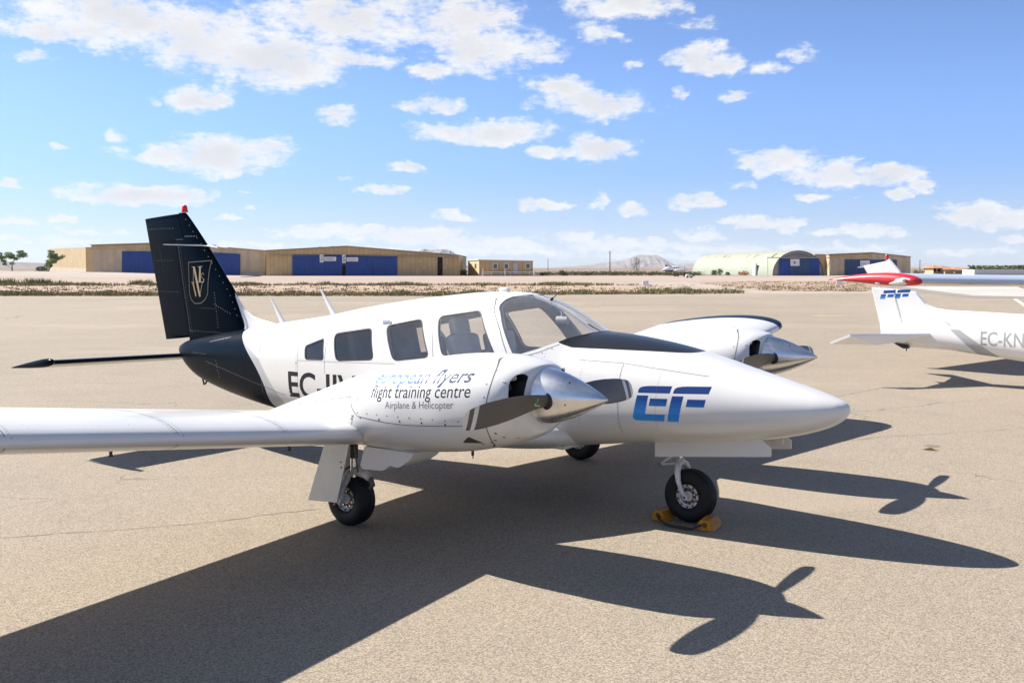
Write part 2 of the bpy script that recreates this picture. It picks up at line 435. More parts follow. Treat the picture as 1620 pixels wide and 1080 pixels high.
M_GOLD2 = plain('pale_gold_lettering', (0.34, 0.265, 0.155), 0.35, metal=0.3)
M_RED = plain('red_lens', (0.55, 0.015, 0.01), 0.2, coat=0.5)
M_GREEN = plain('green_mark', (0.18, 0.6, 0.2), 0.4)
def brushed():
    m, nt, b = new_mat('polished_aluminium'); v = coords(nt)
    n = noise(nt, vscale(nt, v, (40, 3, 3)), 3, 4, 0.6); s = noise(nt, v, 6, 5, 0.65)
    feed(nt, b, 'Base Color', mixc(nt, s.smooth(0.3, 0.75), (0.66, 0.655, 0.65), (0.78, 0.775, 0.765)))
    feed(nt, b, 'Metallic', 1.0); feed(nt, b, 'Roughness', n * 0.10 + s * .14 + 0.17)
    feed(nt, b, 'Normal', bump(nt, n, 0.03, 0.004)); return m
M_ALU = brushed()
def door_alu():
    m, nt, b = new_mat('brushed_door_skin'); v = coords(nt)
    n = noise(nt, vscale(nt, v, (60, 60, 1.2)), 2, 3, 0.6); s = noise(nt, v, 5, 4)
    feed(nt, b, 'Base Color', mixc(nt, n * 0.5 + s * 0.5, (0.40, 0.375, 0.325), (0.66, 0.64, 0.58)))
    feed(nt, b, 'Metallic', 0.35); feed(nt, b, 'Roughness', 0.42); return m
M_DOORALU = door_alu()
def glass(name, tint, mixg=1.0, veiling=0.062):
    m = bpy.data.materials.new(name); m.use_nodes = True; nt = m.node_tree; nt.nodes.clear()
    out = nt.nodes.new('ShaderNodeOutputMaterial'); t = nt.nodes.new('ShaderNodeBsdfTransparent'); g = nt.nodes.new('ShaderNodeBsdfGlossy')
    fr = nt.nodes.new('ShaderNodeFresnel'); ge = nt.nodes.new('ShaderNodeNewGeometry'); nt.links.new((Nd(nt, ge.outputs['Backfacing']) * (1 / 1.5 - 1.5) + 1.5).k, fr.inputs[0]); mx = nt.nodes.new('ShaderNodeMixShader')
    t.inputs[0].default_value = (*tint, 1); g.inputs['Roughness'].default_value = 0.02; g.inputs['Color'].default_value = (0.95, 0.95, 0.95, 1)
    f = (Nd(nt, fr.outputs[0]) * mixg).min(1.0)
    nt.links.new(f.k, mx.inputs[0]); nt.links.new(t.outputs[0], mx.inputs[1]); nt.links.new(g.outputs[0], mx.inputs[2])
    df = nt.nodes.new('ShaderNodeBsdfDiffuse'); df.inputs[0].default_value = (.75, .75, .76, 1); m2 = nt.nodes.new('ShaderNodeMixShader')   # pale veil standing in for veiling reflection, lifts the dark panes
    dn = noise(nt, coords(nt), 5, 5, .65) * veiling * .8 + veiling * .6
    nt.links.new(dn.k, m2.inputs[0]); nt.links.new(mx.outputs[0], m2.inputs[1]); nt.links.new(df.outputs[0], m2.inputs[2])
    nt.links.new(m2.outputs[0], out.inputs[0]); return m
G_CLEAR = glass('clear_acrylic', (0.96, 0.965, 0.965), 1.0)
G_MID = glass('lightly_smoked_acrylic', (0.95, 0.955, 0.955), 1.0)
G_DARK = glass('shade_dimmed_acrylic', (0.36, 0.355, 0.35), 1.0, .02)  # tint stands in for the dark cabin behind the aft panes
G_HALFDIM = glass('half_dimmed_acrylic', (0.74, 0.735, 0.73), 1.0, .03)  # weaker tint, again standing in for cabin shade
def grad_mat(name, axis, lo, hi, stops, rough=0.35):
    m, nt, b = new_mat(name); xyz = sepxyz(nt, coords(nt)); v = (xyz['xyz'.index(axis)] - lo) / (hi - lo)
    r = nt.nodes.new('ShaderNodeValToRGB'); nt.links.new(v.k, r.inputs[0])
    while len(r.color_ramp.elements) < len(stops): r.color_ramp.elements.new(0.5)
    for e, (p, c) in zip(r.color_ramp.elements, stops): e.position = p; e.color = (*c, 1)
    feed(nt, b, 'Base Color', Nd(nt, r.outputs[0])); feed(nt, b, 'Roughness', .5); feed(nt, b, 'Specular IOR Level', .15); return m

# ------------------------------------------------------------------ the twin engine aeroplane in front
def pchip(xs, ys):
    xs = np.array(xs, float); ys = np.array(ys, float)
    h = np.diff(xs); d = np.diff(ys) / h
    m = np.zeros(len(xs)); m[0] = d[0]; m[-1] = d[-1]
    for i in range(1, len(xs) - 1):
        if d[i - 1] * d[i] > 0:
            w1 = 2 * h[i] + h[i - 1]; w2 = h[i] + 2 * h[i - 1]
            m[i] = (w1 + w2) / (w1 / d[i - 1] + w2 / d[i])
    def f(x):
        x = np.clip(np.asarray(x, float), xs[0], xs[-1])
        i = np.clip(np.searchsorted(xs, x, side='right') - 1, 0, len(xs) - 2)
        t = (x - xs[i]) / h[i]
        return ((1 + 2 * t) * (1 - t) ** 2 * ys[i] + t * (1 - t) ** 2 * h[i] * m[i]
                + t * t * (3 - 2 * t) * ys[i + 1] + t * t * (t - 1) * h[i] * m[i + 1])
    return f

class Body:
    """A lofted body: superellipse rings along x (aft), each given by top, bottom, widest height, half width and two exponents."""
    def __init__(s, table, y0=0.0):
        c = list(zip(*table))
        s.x0, s.x1 = c[0][0], c[0][-1]; s.y0 = y0
        s.top, s.bot, s.mid, s.w, s.nu, s.nl = [pchip(c[0], k) for k in c[1:]]
    def ysurf(s, x, z, off=0.0):
        m = float(s.mid(x)); hi = z >= m
        h = float(s.top(x)) - m if hi else m - float(s.bot(x)); n = float(s.nu(x) if hi else s.nl(x))
        t = min(abs(z - m) / max(h, 1e-6), 1.0)
        return max(float(s.w(x)) * (1 - t ** n) ** (1 / n) + off, 0.0)
    def zsurf(s, x, y, off=0.0):
        n = float(s.nu(x)); t = min(abs(y) / max(float(s.w(x)), 1e-6), 1.0)
        return float(s.mid(x)) + (float(s.top(x)) - float(s.mid(x))) * (1 - t ** n) ** (1 / n) + off
    bvh = None
    def snap(s, p, side, off=0.0005):
        """move a point on the ideal surface onto the faceted skin, a hair proud of it"""
        if s.bvh is None: return p
        h = s.bvh.ray_cast(Vector((p[0], p[1] + side * .06, p[2])), Vector((0, -side, 0)))
        if h[0] is None or abs(h[0].y - p[1]) > .05: return p
        n = h[1] if h[1].y * side > 0 else -h[1]
        return tuple(h[0] + n * off)
    def ring(s, x, n, off=0.0, a0=0.0, a1=None):
        a = np.linspace(a0, a0 + 2 * np.pi if a1 is None else a1, n, endpoint=a1 is not None)
        c, q = np.cos(a), np.sin(a); out = []
        m, w = float(s.mid(x)), max(float(s.w(x)) - off, 1e-4)
        hu, hl = max(float(s.top(x)) - m - off, 1e-4), max(m - float(s.bot(x)) - off, 1e-4)
        for ci, qi in zip(c, q):
            e = 2 / float(s.nu(x) if qi >= 0 else s.nl(x))
            out.append((x, s.y0 + w * np.sign(ci) * abs(ci) ** e, m + (hu if qi >= 0 else hl) * np.sign(qi) * abs(qi) ** e))
        return out

FUS = Body([  # x, top, bottom, widest height, half width, upper exponent, lower exponent
    (0.000, 1.022, 0.990, 1.005, 0.012, 2.0, 2.0), (0.010, 1.040, 0.968, 1.003, 0.045, 2.0, 2.0),
    (0.040, 1.062, 0.930, 1.000, 0.095, 2.0, 2.0), (0.090, 1.082, 0.892, 0.995, 0.150, 2.0, 2.0),
    (0.250, 1.130, 0.822, 0.985, 0.255, 2.05, 2.1), (0.500, 1.197, 0.755, 0.975, 0.355, 2.1, 2.2),
    (0.750, 1.262, 0.712, 0.970, 0.425, 2.1, 2.3), (1.000, 1.330, 0.682, 0.965, 0.480, 2.15, 2.4),
    (1.500, 1.440, 0.635, 0.970, 0.550, 2.2, 2.6), (1.950, 1.492, 0.575, 0.990, 0.590, 2.3, 2.8),
    (2.120, 1.502, 0.550, 1.000, 0.600, 2.4, 2.9), (2.180, 1.528, 0.540, 1.000, 0.604, 2.42, 2.9),
    (2.430, 1.668, 0.500, 1.000, 0.614, 2.5, 3.0), (2.620, 1.750, 0.480, 1.000, 0.620, 2.6, 3.1),
    (2.800, 1.800, 0.465, 1.000, 0.622, 2.65, 3.2), (3.080, 1.822, 0.455, 1.000, 0.625, 2.7, 3.2),
    (3.860, 1.764, 0.450, 1.000, 0.622, 2.7, 3.2), (4.690, 1.655, 0.460, 1.005, 0.600, 2.7, 3.1),
    (5.300, 1.550, 0.475, 1.015, 0.545, 2.6, 3.0), (6.120, 1.442, 0.520, 1.030, 0.420, 2.4, 2.7),
    (6.700, 1.355, 0.580, 1.030, 0.320, 2.3, 2.4), (7.230, 1.285, 0.665, 1.030, 0.225, 2.2, 2.2),
    (7.600, 1.225, 0.758, 1.030, 0.150, 2.1, 2.1), (7.850, 1.165, 0.890, 1.040, 0.090, 2.0, 2.0),
    (7.960, 1.120, 1.000, 1.055, 0.045, 2.0, 2.0)])
NAC_T = [
    (1.372, 1.390, 1.010, 1.200, 0.195, 2.0, 2.0), (1.385, 1.404, 0.970, 1.190, 0.270, 2.1, 2.1),
    (1.415, 1.414, 0.942, 1.175, 0.345, 2.2, 2.2), (1.470, 1.427, 0.912, 1.160, 0.402, 2.3, 2.3),
    (1.560, 1.442, 0.875, 1.145, 0.440, 2.4, 2.4), (1.720, 1.456, 0.830, 1.130, 0.465, 2.5, 2.5),
    (1.950, 1.450, 0.785, 1.115, 0.480, 2.5, 2.6), (2.270, 1.413, 0.752, 1.090, 0.480, 2.4, 2.7),
    (2.570, 1.360, 0.735, 1.050, 0.460, 2.3, 2.6), (2.880, 1.282, 0.725, 1.000, 0.420, 2.2, 2.4),
    (3.150, 1.195, 0.720, 0.950, 0.370, 2.1, 2.3), (3.570, 1.055, 0.730, 0.890, 0.270, 2.0, 2.1),
    (4.020, 0.905, 0.745, 0.830, 0.130, 2.0, 2.0), (4.250, 0.830, 0.770, 0.800, 0.050, 2.0, 2.0)]
ENG_Y = 1.87
NAC = Body(NAC_T, ENG_Y)


TH = -0.6382
PLANE = empty('twin_engine_airplane', (2.4435, 7.149, 0), TH + math.pi)
tag(PLANE, 'large white twin-propeller airplane with dark navy tail parked on the tarmac', 'airplane')

def stations(body, n, extra=()):
    t = np.linspace(0, 1, n); xs = body.x0 + (body.x1 - body.x0) * t
    return sorted(set(np.round(np.concatenate([xs, np.array(extra)]), 5)))
def build_fuselage():
    xs = stations(FUS, 110, [0.003, 0.01, 0.02, 0.03, 0.045, 0.065, 0.09, 0.12, 0.16, 0.2, 7.93])
    outer = rings_mesh([FUS.ring(x, 96) for x in xs]); FUS.bvh = BVHTree.FromPolygons(*[[tuple(map(float, p)) for p in outer[0]], outer[1]])
    xi = [x for x in np.linspace(1.98, 5.42, 60)]
    inner = rings_mesh([FUS.ring(x, 64, 0.028) for x in xi])
    cut = [inner]
    wins = {  # (x,z) outlines, starboard
        'a': [(5.195, 1.262), (4.915, 1.352), (4.878, 1.147), (5.170, 1.135)],
        'b': [(4.775, 1.403), (4.270, 1.477), (4.180, 1.190), (4.690, 1.150)],
        'c': [(4.090, 1.505), (3.670, 1.582), (3.500, 1.250), (3.925, 1.195)],
        'd': [(3.485, 1.608), (3.035, 1.670), (2.750, 1.270), (3.345, 1.270)]}
    wp = {k: round_poly(p, 0.055 if k != 'a' else 0.035) for k, p in wins.items()}
    port = {'a': [(5.30, 1.245), (5.13, 1.300), (5.11, 1.120), (5.27, 1.112)], 'b': [(5.04, 1.355), (4.56, 1.432), (4.45, 1.165), (4.95, 1.125)],   # the port side is laid out differently
            'c': [(4.41, 1.450), (3.68, 1.578), (3.50, 1.250), (4.23, 1.168)], 'd': wins['d']}
    WIN = {1: wins, -1: port}; WPS = {s: {k: round_poly(p, 0.055 if k != 'a' else 0.035) for k, p in WIN[s].items()} for s in (1, -1)}
    for s in (1, -1):
        for k, p in WPS[s].items():
            b = MB().prism(p, s * 0.25, s * 1.0); cut.append((b.v, b.f))
        ws = [(2.582, 1.306), (2.382, 1.370), (2.245, 1.428), (2.175, 1.466), (2.126, 1.484), (2.085, 1.4965), (1.98, 1.62), (2.35, 1.95), (2.80, 1.95),
              (2.80, 1.799), (2.852, 1.784), (2.879, 1.758), (2.882, 1.717), (2.868, 1.69), (2.828, 1.65)]
        b = MB().prism(ws, s * 0.017, s * 1.0); cut.append((b.v, b.f))
    me = boolean(*outer, cut)
    n = len(me.polygons); idx = np.zeros(n, np.int32)
    for p in me.polygons:
        c = p.center
        if 1.9 < c.x < 5.5:
            if abs(c.y) < FUS.ysurf(c.x, c.z) - 0.02 and float(FUS.top(c.x)) - c.z > 0.02: idx[p.index] = 1
    fus = finish('fuselage', me, [M_FUS, M_INT], PLANE, 35, idx)
    # side window panes, a little inside the skin
    for s in (1, -1):
        for k, p in WIN[s].items():
            cx = sum(q[0] for q in p) / 4; cz = sum(q[1] for q in p) / 4
            big = [(cx + (q[0] - cx) * 1.06, cz + (q[1] - cz) * 1.08) for q in p]
            uv, f = grid_poly(big, 0.05)
            v, f = on_body(FUS, s, uv, f, lambda u, w: (u, w), -0.007)
            mk('window_pane', v, f, (G_DARK if k in 'ab' else G_HALFDIM if k == 'c' else G_MID) if s == 1 else G_MID, fus, 60)
    # windscreen halves
    lo = pchip([2.04, 2.10, 2.175, 2.245, 2.382, 2.58, 2.70, 2.83, 2.90], [1.42, 1.42, 1.41, 1.38, 1.34, 1.28, 1.42, 1.62, 1.70])
    for s in (1, -1):
        rings = []
        for x in np.linspace(2.05, 2.90, 34):
            m = float(FUS.mid(x)); hh = float(FUS.top(x)) - m; n_ = float(FUS.nu(x)); t = min(max((float(lo(x)) - m) / hh, 0), 0.995)
            a0 = math.asin(t ** (n_ / 2))
            rings.append([(px, s * py, pz) for px, py, pz in FUS.ring(x, 22, 0.007, a0, math.pi / 2)])
        v, f = rings_mesh(rings, cap=False, closed=False)
        mk('windscreen_pane', v, f, G_CLEAR, fus, 60)
    # dark sealant round the windscreen foot and window rims
    b = MB()
    pts = [(2.200, 0.40), (2.165, 0.34), (2.120, 0.22), (2.092, 0.10), (2.085, 0.0), (2.092, -0.10), (2.120, -0.22), (2.165, -0.34), (2.200, -0.40)]
    v, f = [], []
    for x, y in pts:
        for dx_ in (-0.022, 0.006): v.append((x + dx_, y, FUS.zsurf(x + dx_, y, 0.003)))
    f = [(2 * k, 2 * k + 1, 2 * k + 3, 2 * k + 2) for k in range(len(pts) - 1)]
    b.add(v, f)
    b.build('windscreen_seal', M_BLACK, fus)
    for s in (1, -1):
        for k, p in WPS[s].items(): MB().add(*ribbon_on(FUS, s, list(p) + [p[0]], 0.012)).build('window_rim', M_DARKSEAM, fus)
        MB().add(*ribbon_on(FUS, s, [(2.975, 1.767), (2.93, 1.715), (2.905, 1.67), (2.84, 1.60), (2.775, 1.521), (2.715, 1.42), (2.647, 1.31), (2.61, 1.20)], 0.006)).build('door_seam', M_DARKSEAM, fus)
        w2 = [(2.582, 1.306), (2.828, 1.65), (2.868, 1.69), (2.882, 1.717), (2.879, 1.758), (2.852, 1.784)]
        MB().add(*ribbon_on(FUS, s, w2, 0.008)).build('windscreen_rim', M_DARKSEAM, fus)
    # panel gaps and fasteners
    b = MB()
    for s in (1, -1):
        b.add(*ribbon_on(FUS, s, [(2.56, 1.285), (2.36, 1.345), (2.22, 1.41)], 0.004))
        b.add(*ribbon_on(FUS, s, [(2.0, 1.30), (1.62, 1.29), (1.60, 0.75)], 0.003))
        b.add(*ribbon_on(FUS, s, [(5.95, 1.30), (5.28, 1.37)], 0.0025))
        b.add(*ribbon_on(FUS, s, [(5.3, 1.115), (3.0, 1.20)], 0.0025))
        b.add(*ribbon_on(FUS, s, [(5.55, 0.74), (7.2, 0.98)], 0.004))
        b.add(*dots_on(FUS, s, [(2.5, 1.27), (2.42, 1.315), (2.33, 1.34), (2.26, 1.375)], 0.006))
        b.add(*dots_on(FUS, s, along((1.615, 1.27), (1.612, 0.8), 16), 0.003))
        b.add(*dots_on(FUS, s, [(6.0, 1.2), (6.02, 1.17), (5.32, 1.09)], 0.008))
        b.add(*ribbon_on(FUS, s, [(1.62, 1.29), (0.95, 1.22)], 0.003))
        b.add(*ribbon_on(FUS, s, [(4.86, 1.46), (4.86, 1.02)], 0.0035)); b.add(*ribbon_on(FUS, s, [(5.30, 1.40), (5.30, 0.70)], 0.003))
        b.add(*ribbon_on(FUS, s, curve2([(3.56, 1.66), (3.50, 1.50), (3.46, 1.30), (3.44, 1.16)]), 0.004))
        b.add(*ribbon_on(FUS, s, [(3.6, 1.705), (2.95, 1.765)], 0.003))
        for x_ in (2.3, 1.95, 1.3): b.add(*dots_on(FUS, s, along((x_, 1.38 - (2.3 - x_) * .12), (x_, .80), 26), 0.0032))
        b.add(*dots_on(FUS, s, along((1.60, 1.31), (1.0, 1.24), 24), 0.0032)); b.add(*dots_on(FUS, s, along((5.25, 1.135), (3.0, 1.22), 70), 0.0032))
        b.add(*dots_on(FUS, s, along((5.33, 1.39), (5.33, .72), 30), 0.0032)); b.add(*dots_on(FUS, s, along((5.9, 1.33), (5.32, 1.39), 20), 0.0032))
    b.build('panel_seam', M_SEAM, fus)
    b = MB()
    for s in (1, -1):
        b.add(*dots_on(FUS, s, along((7.15, 1.20), (6.75, 1.27), 16), 0.004))
        b.add(*dots_on(FUS, s, along((6.95, 1.0), (6.92, 0.82), 6), 0.005))
        b.add(*dots_on(FUS, s, along((5.98, 0.92), (6.0, 0.66), 10), 0.004))
        b.add(*dots_on(FUS, s, along((7.5, 1.06), (7.2, 1.06), 8), 0.004))
    b.build('tail_rivet', M_BRIGHT, fus)
    # registration
    uv, f = fit_text('EC-IIV', 0.12, offset=0.018)
    v, f = on_body(FUS, 1, uv, f, lambda u, w: (5.462 - 1.06 * u, 0.745 + 0.028 * u + (w / 0.73) * 0.262), 0.0014)
    mk('registration_lettering', v, f, M_LETTER, fus, 0, normals=False)
    # blue EF mark on the nose: seven bars, slanted, with rounded corners
    L = lambda u, w: (1.484 - 0.602 * u - 0.0 * w, 0.866 + 0.266 * w + 0.02 * u)
    sl = 0.075
    def bar(u0, u1, w0, w1, rnd=()):
        c = [(u0 + sl * w0, w0), (u1 + sl * w0, w0), (u1 + sl * w1, w1), (u0 + sl * w1, w1)]; out = []
        for k, p in enumerate(c):
            if k in rnd:
                q0, q1 = Vector(c[k - 1]), Vector(c[(k + 1) % 4]); p = Vector(p)
                A = p + (q0 - p).normalized() * min(.16, (q0 - p).length * .8) ; B = p + (q1 - p).normalized() * min(.10, (q1 - p).length * .8)
                out += [tuple(A * (1 - t) ** 2 + p * 2 * t * (1 - t) + B * t * t) for t in (0, .25, .5, .75, 1)]
            else: out.append(tuple(p))
        return out
    b = MB()
    E = [bar(0.0, .42, .80, 1.0, (3,)), [(0, .08), (.03, .01), (.07, 0), (.42, 0.0), (.435, .2), (.17, .2), (.205, .73), (.055, .73)], bar(.185, .41, .44, .65),
         bar(.46, .90, .80, 1.0, (3,)), bar(.46, .605, 0.0, .73), bar(.665, .89, .44, .65)]
    for p in E:
        uv, f = grid_poly(p, 0.035); b.add(*on_body(FUS, 1, uv, f, L, 0.0012))
    blue = grad_mat('blue_fade', 'z', 0.86, 1.15, [(0.0, (0.06, 0.30, 0.66)), (0.25, (0.035, 0.22, 0.58)), (0.6, (0.012, 0.055, 0.22)), (1.0, (0.008, 0.028, 0.13))])
    b.build('nose_emblem', blue, fus, 0, normals=False)
    # door handle, step, small roof fittings
    b = MB()
    for q in ((4.10, 1.535),):
        b.rbox((q[0], FUS.ysurf(*q) + 0.008, q[1]), (0.11, 0.02, 0.035), 0.008)
    b.build('door_handle', M_STEEL, fus)
    b = MB()
    b.rbox((3.09, 0.05, 1.835), (0.10, 0.05, 0.04), 0.012)
    b.build('roof_beacon', M_WHITE, fus)
    b = MB().tube([(2.62, 0.0, 1.75), (2.60, 0.0, 1.77)], 0.012).tube([(2.60, 0, 1.765), (2.515, 0.02, 1.83)], 0.004)
    b.build('temperature_probe', M_BLACK, fus)
    b = MB()
    b.tube([(7.47, 0, 0.745), (7.50, 0.02, 0.68), (7.55, 0.0, 0.665), (7.58, 0, 0.75)], 0.010)
    b.build('tie_down_ring', M_BLACK, fus)
    for x0_, x1_, z0_, z1_, r in ((6.11, 6.337, 1.40, 1.712, .012), (5.30, 5.54, 1.50, 1.812, .012)):
        rg = []
        for t in np.linspace(0, 1, 7):
            cx, cz = x0_ + (x1_ - x0_) * t, z0_ + (z1_ - z0_) * t; a, w_ = 0.040 * (1 - t) + 0.012, 0.012 * (1 - t) + 0.005
            rg.append([(cx + a * math.cos(q), w_ * math.sin(q), cz) for q in np.linspace(0, 2 * math.pi, 12, endpoint=False)])
        v, f = rings_mesh(rg); mk('blade_antenna', v, f, M_WHITE, PLANE)
    return fus
FUSELAGE = build_fuselage()

def build_cabin():
    def seat(x, y, w=0.40):
        ry = Matrix.Rotation(R(14), 3, 'Y'); b = MB()
        b.rbox((x - 0.20, y, 0.86), (0.50, w, 0.14), 0.04)
        b.rbox((x + 0.06, y, 1.15), (0.12, w, 0.60), 0.05, rot=ry)
        b.rbox((x + 0.15, y, 1.50), (0.09, w * 0.56, 0.18), 0.035, rot=ry)
        b.box((x - 0.2, y, 0.68), (0.4, w * .8, 0.24))
        return b.build('seat', M_SEAT, PLANE)
    for x in (3.28, 4.53):
        for y in (0.27, -0.27): seat(x, y)
    b = MB()
    rg = []
    for x, zt in ((2.14, 1.40), (2.24, 1.405), (2.36, 1.40), (2.46, 1.385), (2.52, 1.34), (2.525, 1.10)):
        wd = max(min(FUS.ysurf(x, zt) - .05, .52), .1); zb = min(zt - .02, 1.05 if x > 2.3 else 1.25)
        rg.append([(x, wd * t, zt - .045 * abs(t) ** 3) for t in np.linspace(-1, 1, 13)] + [(x, wd, zb), (x, -wd, zb)])
    b.add(*rings_mesh(rg)); b.build('instrument_panel', M_PANEL, PLANE)
    b = MB().box((3.75, 0, 0.57), (3.2, 1.0, 0.03)); b.build('cabin_floor', M_INT, PLANE)
    for y in (0.27, -0.27):
        b = MB(); b.tube([(2.52, y, 1.20), (2.68, y, 1.20)], 0.014); b.tube([(2.68, y - .13, 1.29), (2.68, y - .13, 1.18), (2.68, y + .13, 1.18), (2.68, y + .13, 1.29)], 0.013)
        b.build('control_yoke', M_PANEL, PLANE)
    b = MB().tube([(2.50, 0.0, 1.69), (2.50, 0.0, 1.60)], 0.012).lathe([(-.05, .0), (-.05, .04), (.05, .04), (.05, .0)], (2.50, 0.0, 1.575), (1, .3, 0), 16)
    b.build('compass', M_SEAT, PLANE)
build_cabin()

# ---- wings
def naca(n, th, camber=0.012):
    """closed outline (chord fraction, height fraction) from trailing edge over the top to the nose and back"""
    out = []
    for k in range(2 * n):
        a = math.pi * k / n; c = 0.5 * (1 + math.cos(a)); up = k < n
        t = 5 * th * (0.2969 * math.sqrt(c) - 0.126 * c - 0.3516 * c * c + 0.2843 * c ** 3 - 0.1015 * c ** 4)
        m = camber * 4 * c * (1 - c); out.append((c, m + (t if up else -t) + (0.0015 if up else -0.0015)))
    return out
def wing_rings(secs, n=22, camber=0.012):
    rg = []
    for (y, xl, xt, z, th, tw) in secs:
        ch = xt - xl; r = []
        for c, h in naca(n, th, camber):
            r.append((xl + c * ch, y, z + h * ch - math.tan(tw) * (c - 0.25) * ch))
        rg.append(r)
    return rg
DIH = math.tan(R(7))
WZ = 0.575
def wing_secs():
    z = lambda y: WZ + DIH * y
    s = [(0.30, 2.05, 4.43, z(.3) + .02, .13, .02), (0.62, 2.12, 4.43, z(.62) + .015, .13, .02), (1.0, 2.33, 4.43, z(1.0), .12, .02), (1.38, 2.58, 4.43, z(1.38), .122, .02), (1.7, 2.66, 4.43, z(1.7), .122, .02)]
    for y in np.linspace(2.2, 5.35, 10): s.append((y, 2.66, 4.43, z(y), .122, .02 - 0.004 * (y - 2.2)))
    for y, xl, xt, k in ((5.55, 2.69, 4.42, 1), (5.70, 2.76, 4.38, .95), (5.80, 2.86, 4.30, .85), (5.87, 2.99, 4.17, .7), (5.915, 3.16, 3.98, .5), (5.93, 3.32, 3.82, .3)):
        s.append((y, xl, xt, z(y) + 0.01 * (1 - k), .122 * k, .01))
    return s
SECS = wing_secs()
def wing_pt(yq, c, up):
    """point on the wing's upper (or lower) skin at span y and chord fraction c"""
    for a, b_ in zip(SECS[:-1], SECS[1:]):
        if a[0] <= yq <= b_[0]:
            t = (yq - a[0]) / (b_[0] - a[0]); xl, xt, z, th, tw = [a[k] + (b_[k] - a[k]) * t for k in range(1, 6)]
            ch = xt - xl; tt = 5 * th * (0.2969 * math.sqrt(c) - 0.126 * c - 0.3516 * c * c + 0.2843 * c ** 3 - 0.1015 * c ** 4)
            h = 0.012 * 4 * c * (1 - c) + (tt + .0015 if up else -tt - .0015)
            return Vector((xl + c * ch, yq, z + h * ch - math.tan(tw) * (c - .25) * ch))
def build_wing(s):
    rg = [[(x, s * y, z) for x, y, z in r] for r in wing_rings(SECS)]
    v, f = rings_mesh(rg); w = mk('wing', v, f, M_WING, PLANE, 50)
    def strip(path, width, up_off=0.0009):
        """path of (y, c, up)"""
        v, f = [], []
        P = [wing_pt(*q) for q in path]
        for k, p in enumerate(P):
            t = (P[min(k + 1, len(P) - 1)] - P[max(k - 1, 0)]).normalized()
            yq, c, up = path[k]; e = .01
            a = wing_pt(yq, min(c + e, 1), up) - wing_pt(yq, max(c - e, 0), up); b_ = wing_pt(yq + .01, c, up) - wing_pt(yq - .01, c, up)
            n = a.cross(b_).normalized(); n = n if (n.z > 0) == up or c < .01 else -n
            if c < .012: n = Vector((-1, 0, 0))
            d = n.cross(t).normalized() * width / 2
            for q in (p + d + n * up_off, p - d + n * up_off): v.append((q.x, s * q.y, q.z))
        return v, [(2 * k, 2 * k + 1, 2 * k + 3, 2 * k + 2) for k in range(len(P) - 1)]
    def dots(path, r=0.005):
        v, f = [], []
        for yq, c, up in path:
            p = wing_pt(yq, c, up); a = (wing_pt(yq, min(c + .01, 1), up) - wing_pt(yq, max(c - .01, 0.0), up)).normalized(); b_ = Vector((0, 1, DIH)).normalized()
            n = a.cross(b_).normalized(); n = n if (n.z > 0) == up else -n; k = len(v)
            for j in range(6):
                q = p + n * .0010 + (a * math.cos(j * math.pi / 3) + b_ * math.sin(j * math.pi / 3)) * r; v.append((q.x, s * q.y, q.z))
            f.append(tuple(range(k, k + 6)))
        return v, f
    b = MB(); d = MB()
    for y in (2.95, 3.75, 4.75):
        cs = [.5, .4, .3, .22, .16, .11, .07, .04, .02, .008]
        b.add(*strip([(y, c, True) for c in cs], 0.0045))
        if y != 2.95: b.add(*strip([(y, c, False) for c in reversed(cs)], 0.0045))
        d.add(*dots([(y + .022, c, True) for c in np.linspace(.01, .42, 30)], .0042)); d.add(*dots([(y - .03, c, True) for c in np.linspace(.004, .20, 16)], .004))
    d.add(*dots([(y, .10, True) for y in np.linspace(2.5, 2.9, 8)], .004))
    b.add(*strip([(y, .74, True) for y in np.linspace(2.1, 5.5, 30)], 0.008))
    for y in np.linspace(2.5, 5.2, 10):
        if min(abs(y - q) for q in (2.95, 3.75, 4.75)) > .12: d.add(*dots([(y, c, True) for c in np.linspace(.04, .62, 22)], .0022))
    for c in (.06, .30): d.add(*dots([(y, c, True) for y in np.linspace(2.4, 5.4, 70)], .0022))
    d.add(*dots([(y, .035, False) for y in np.linspace(2.4, 5.4, 50)], .0025))
    b.build('panel_seam', M_SEAM, w, 0); d.build('rivet_row', M_RIVET, w, 0)
    b = MB()
    for y in (3.95, 2.6):
        p = wing_pt(y, .22, False); b.tube([(p.x, s * p.y, p.z + .005), (p.x, s * p.y, p.z - .035)], .010).tube([(p.x, s * p.y, p.z - .035), (p.x, s * p.y, p.z - .04)], .016)
    p = wing_pt(2.35, .6, False)
    b.build_each('fuel_drain', M_BLACK, w)
    return w
WINGS = {s: build_wing(s) for s in (1, -1)}
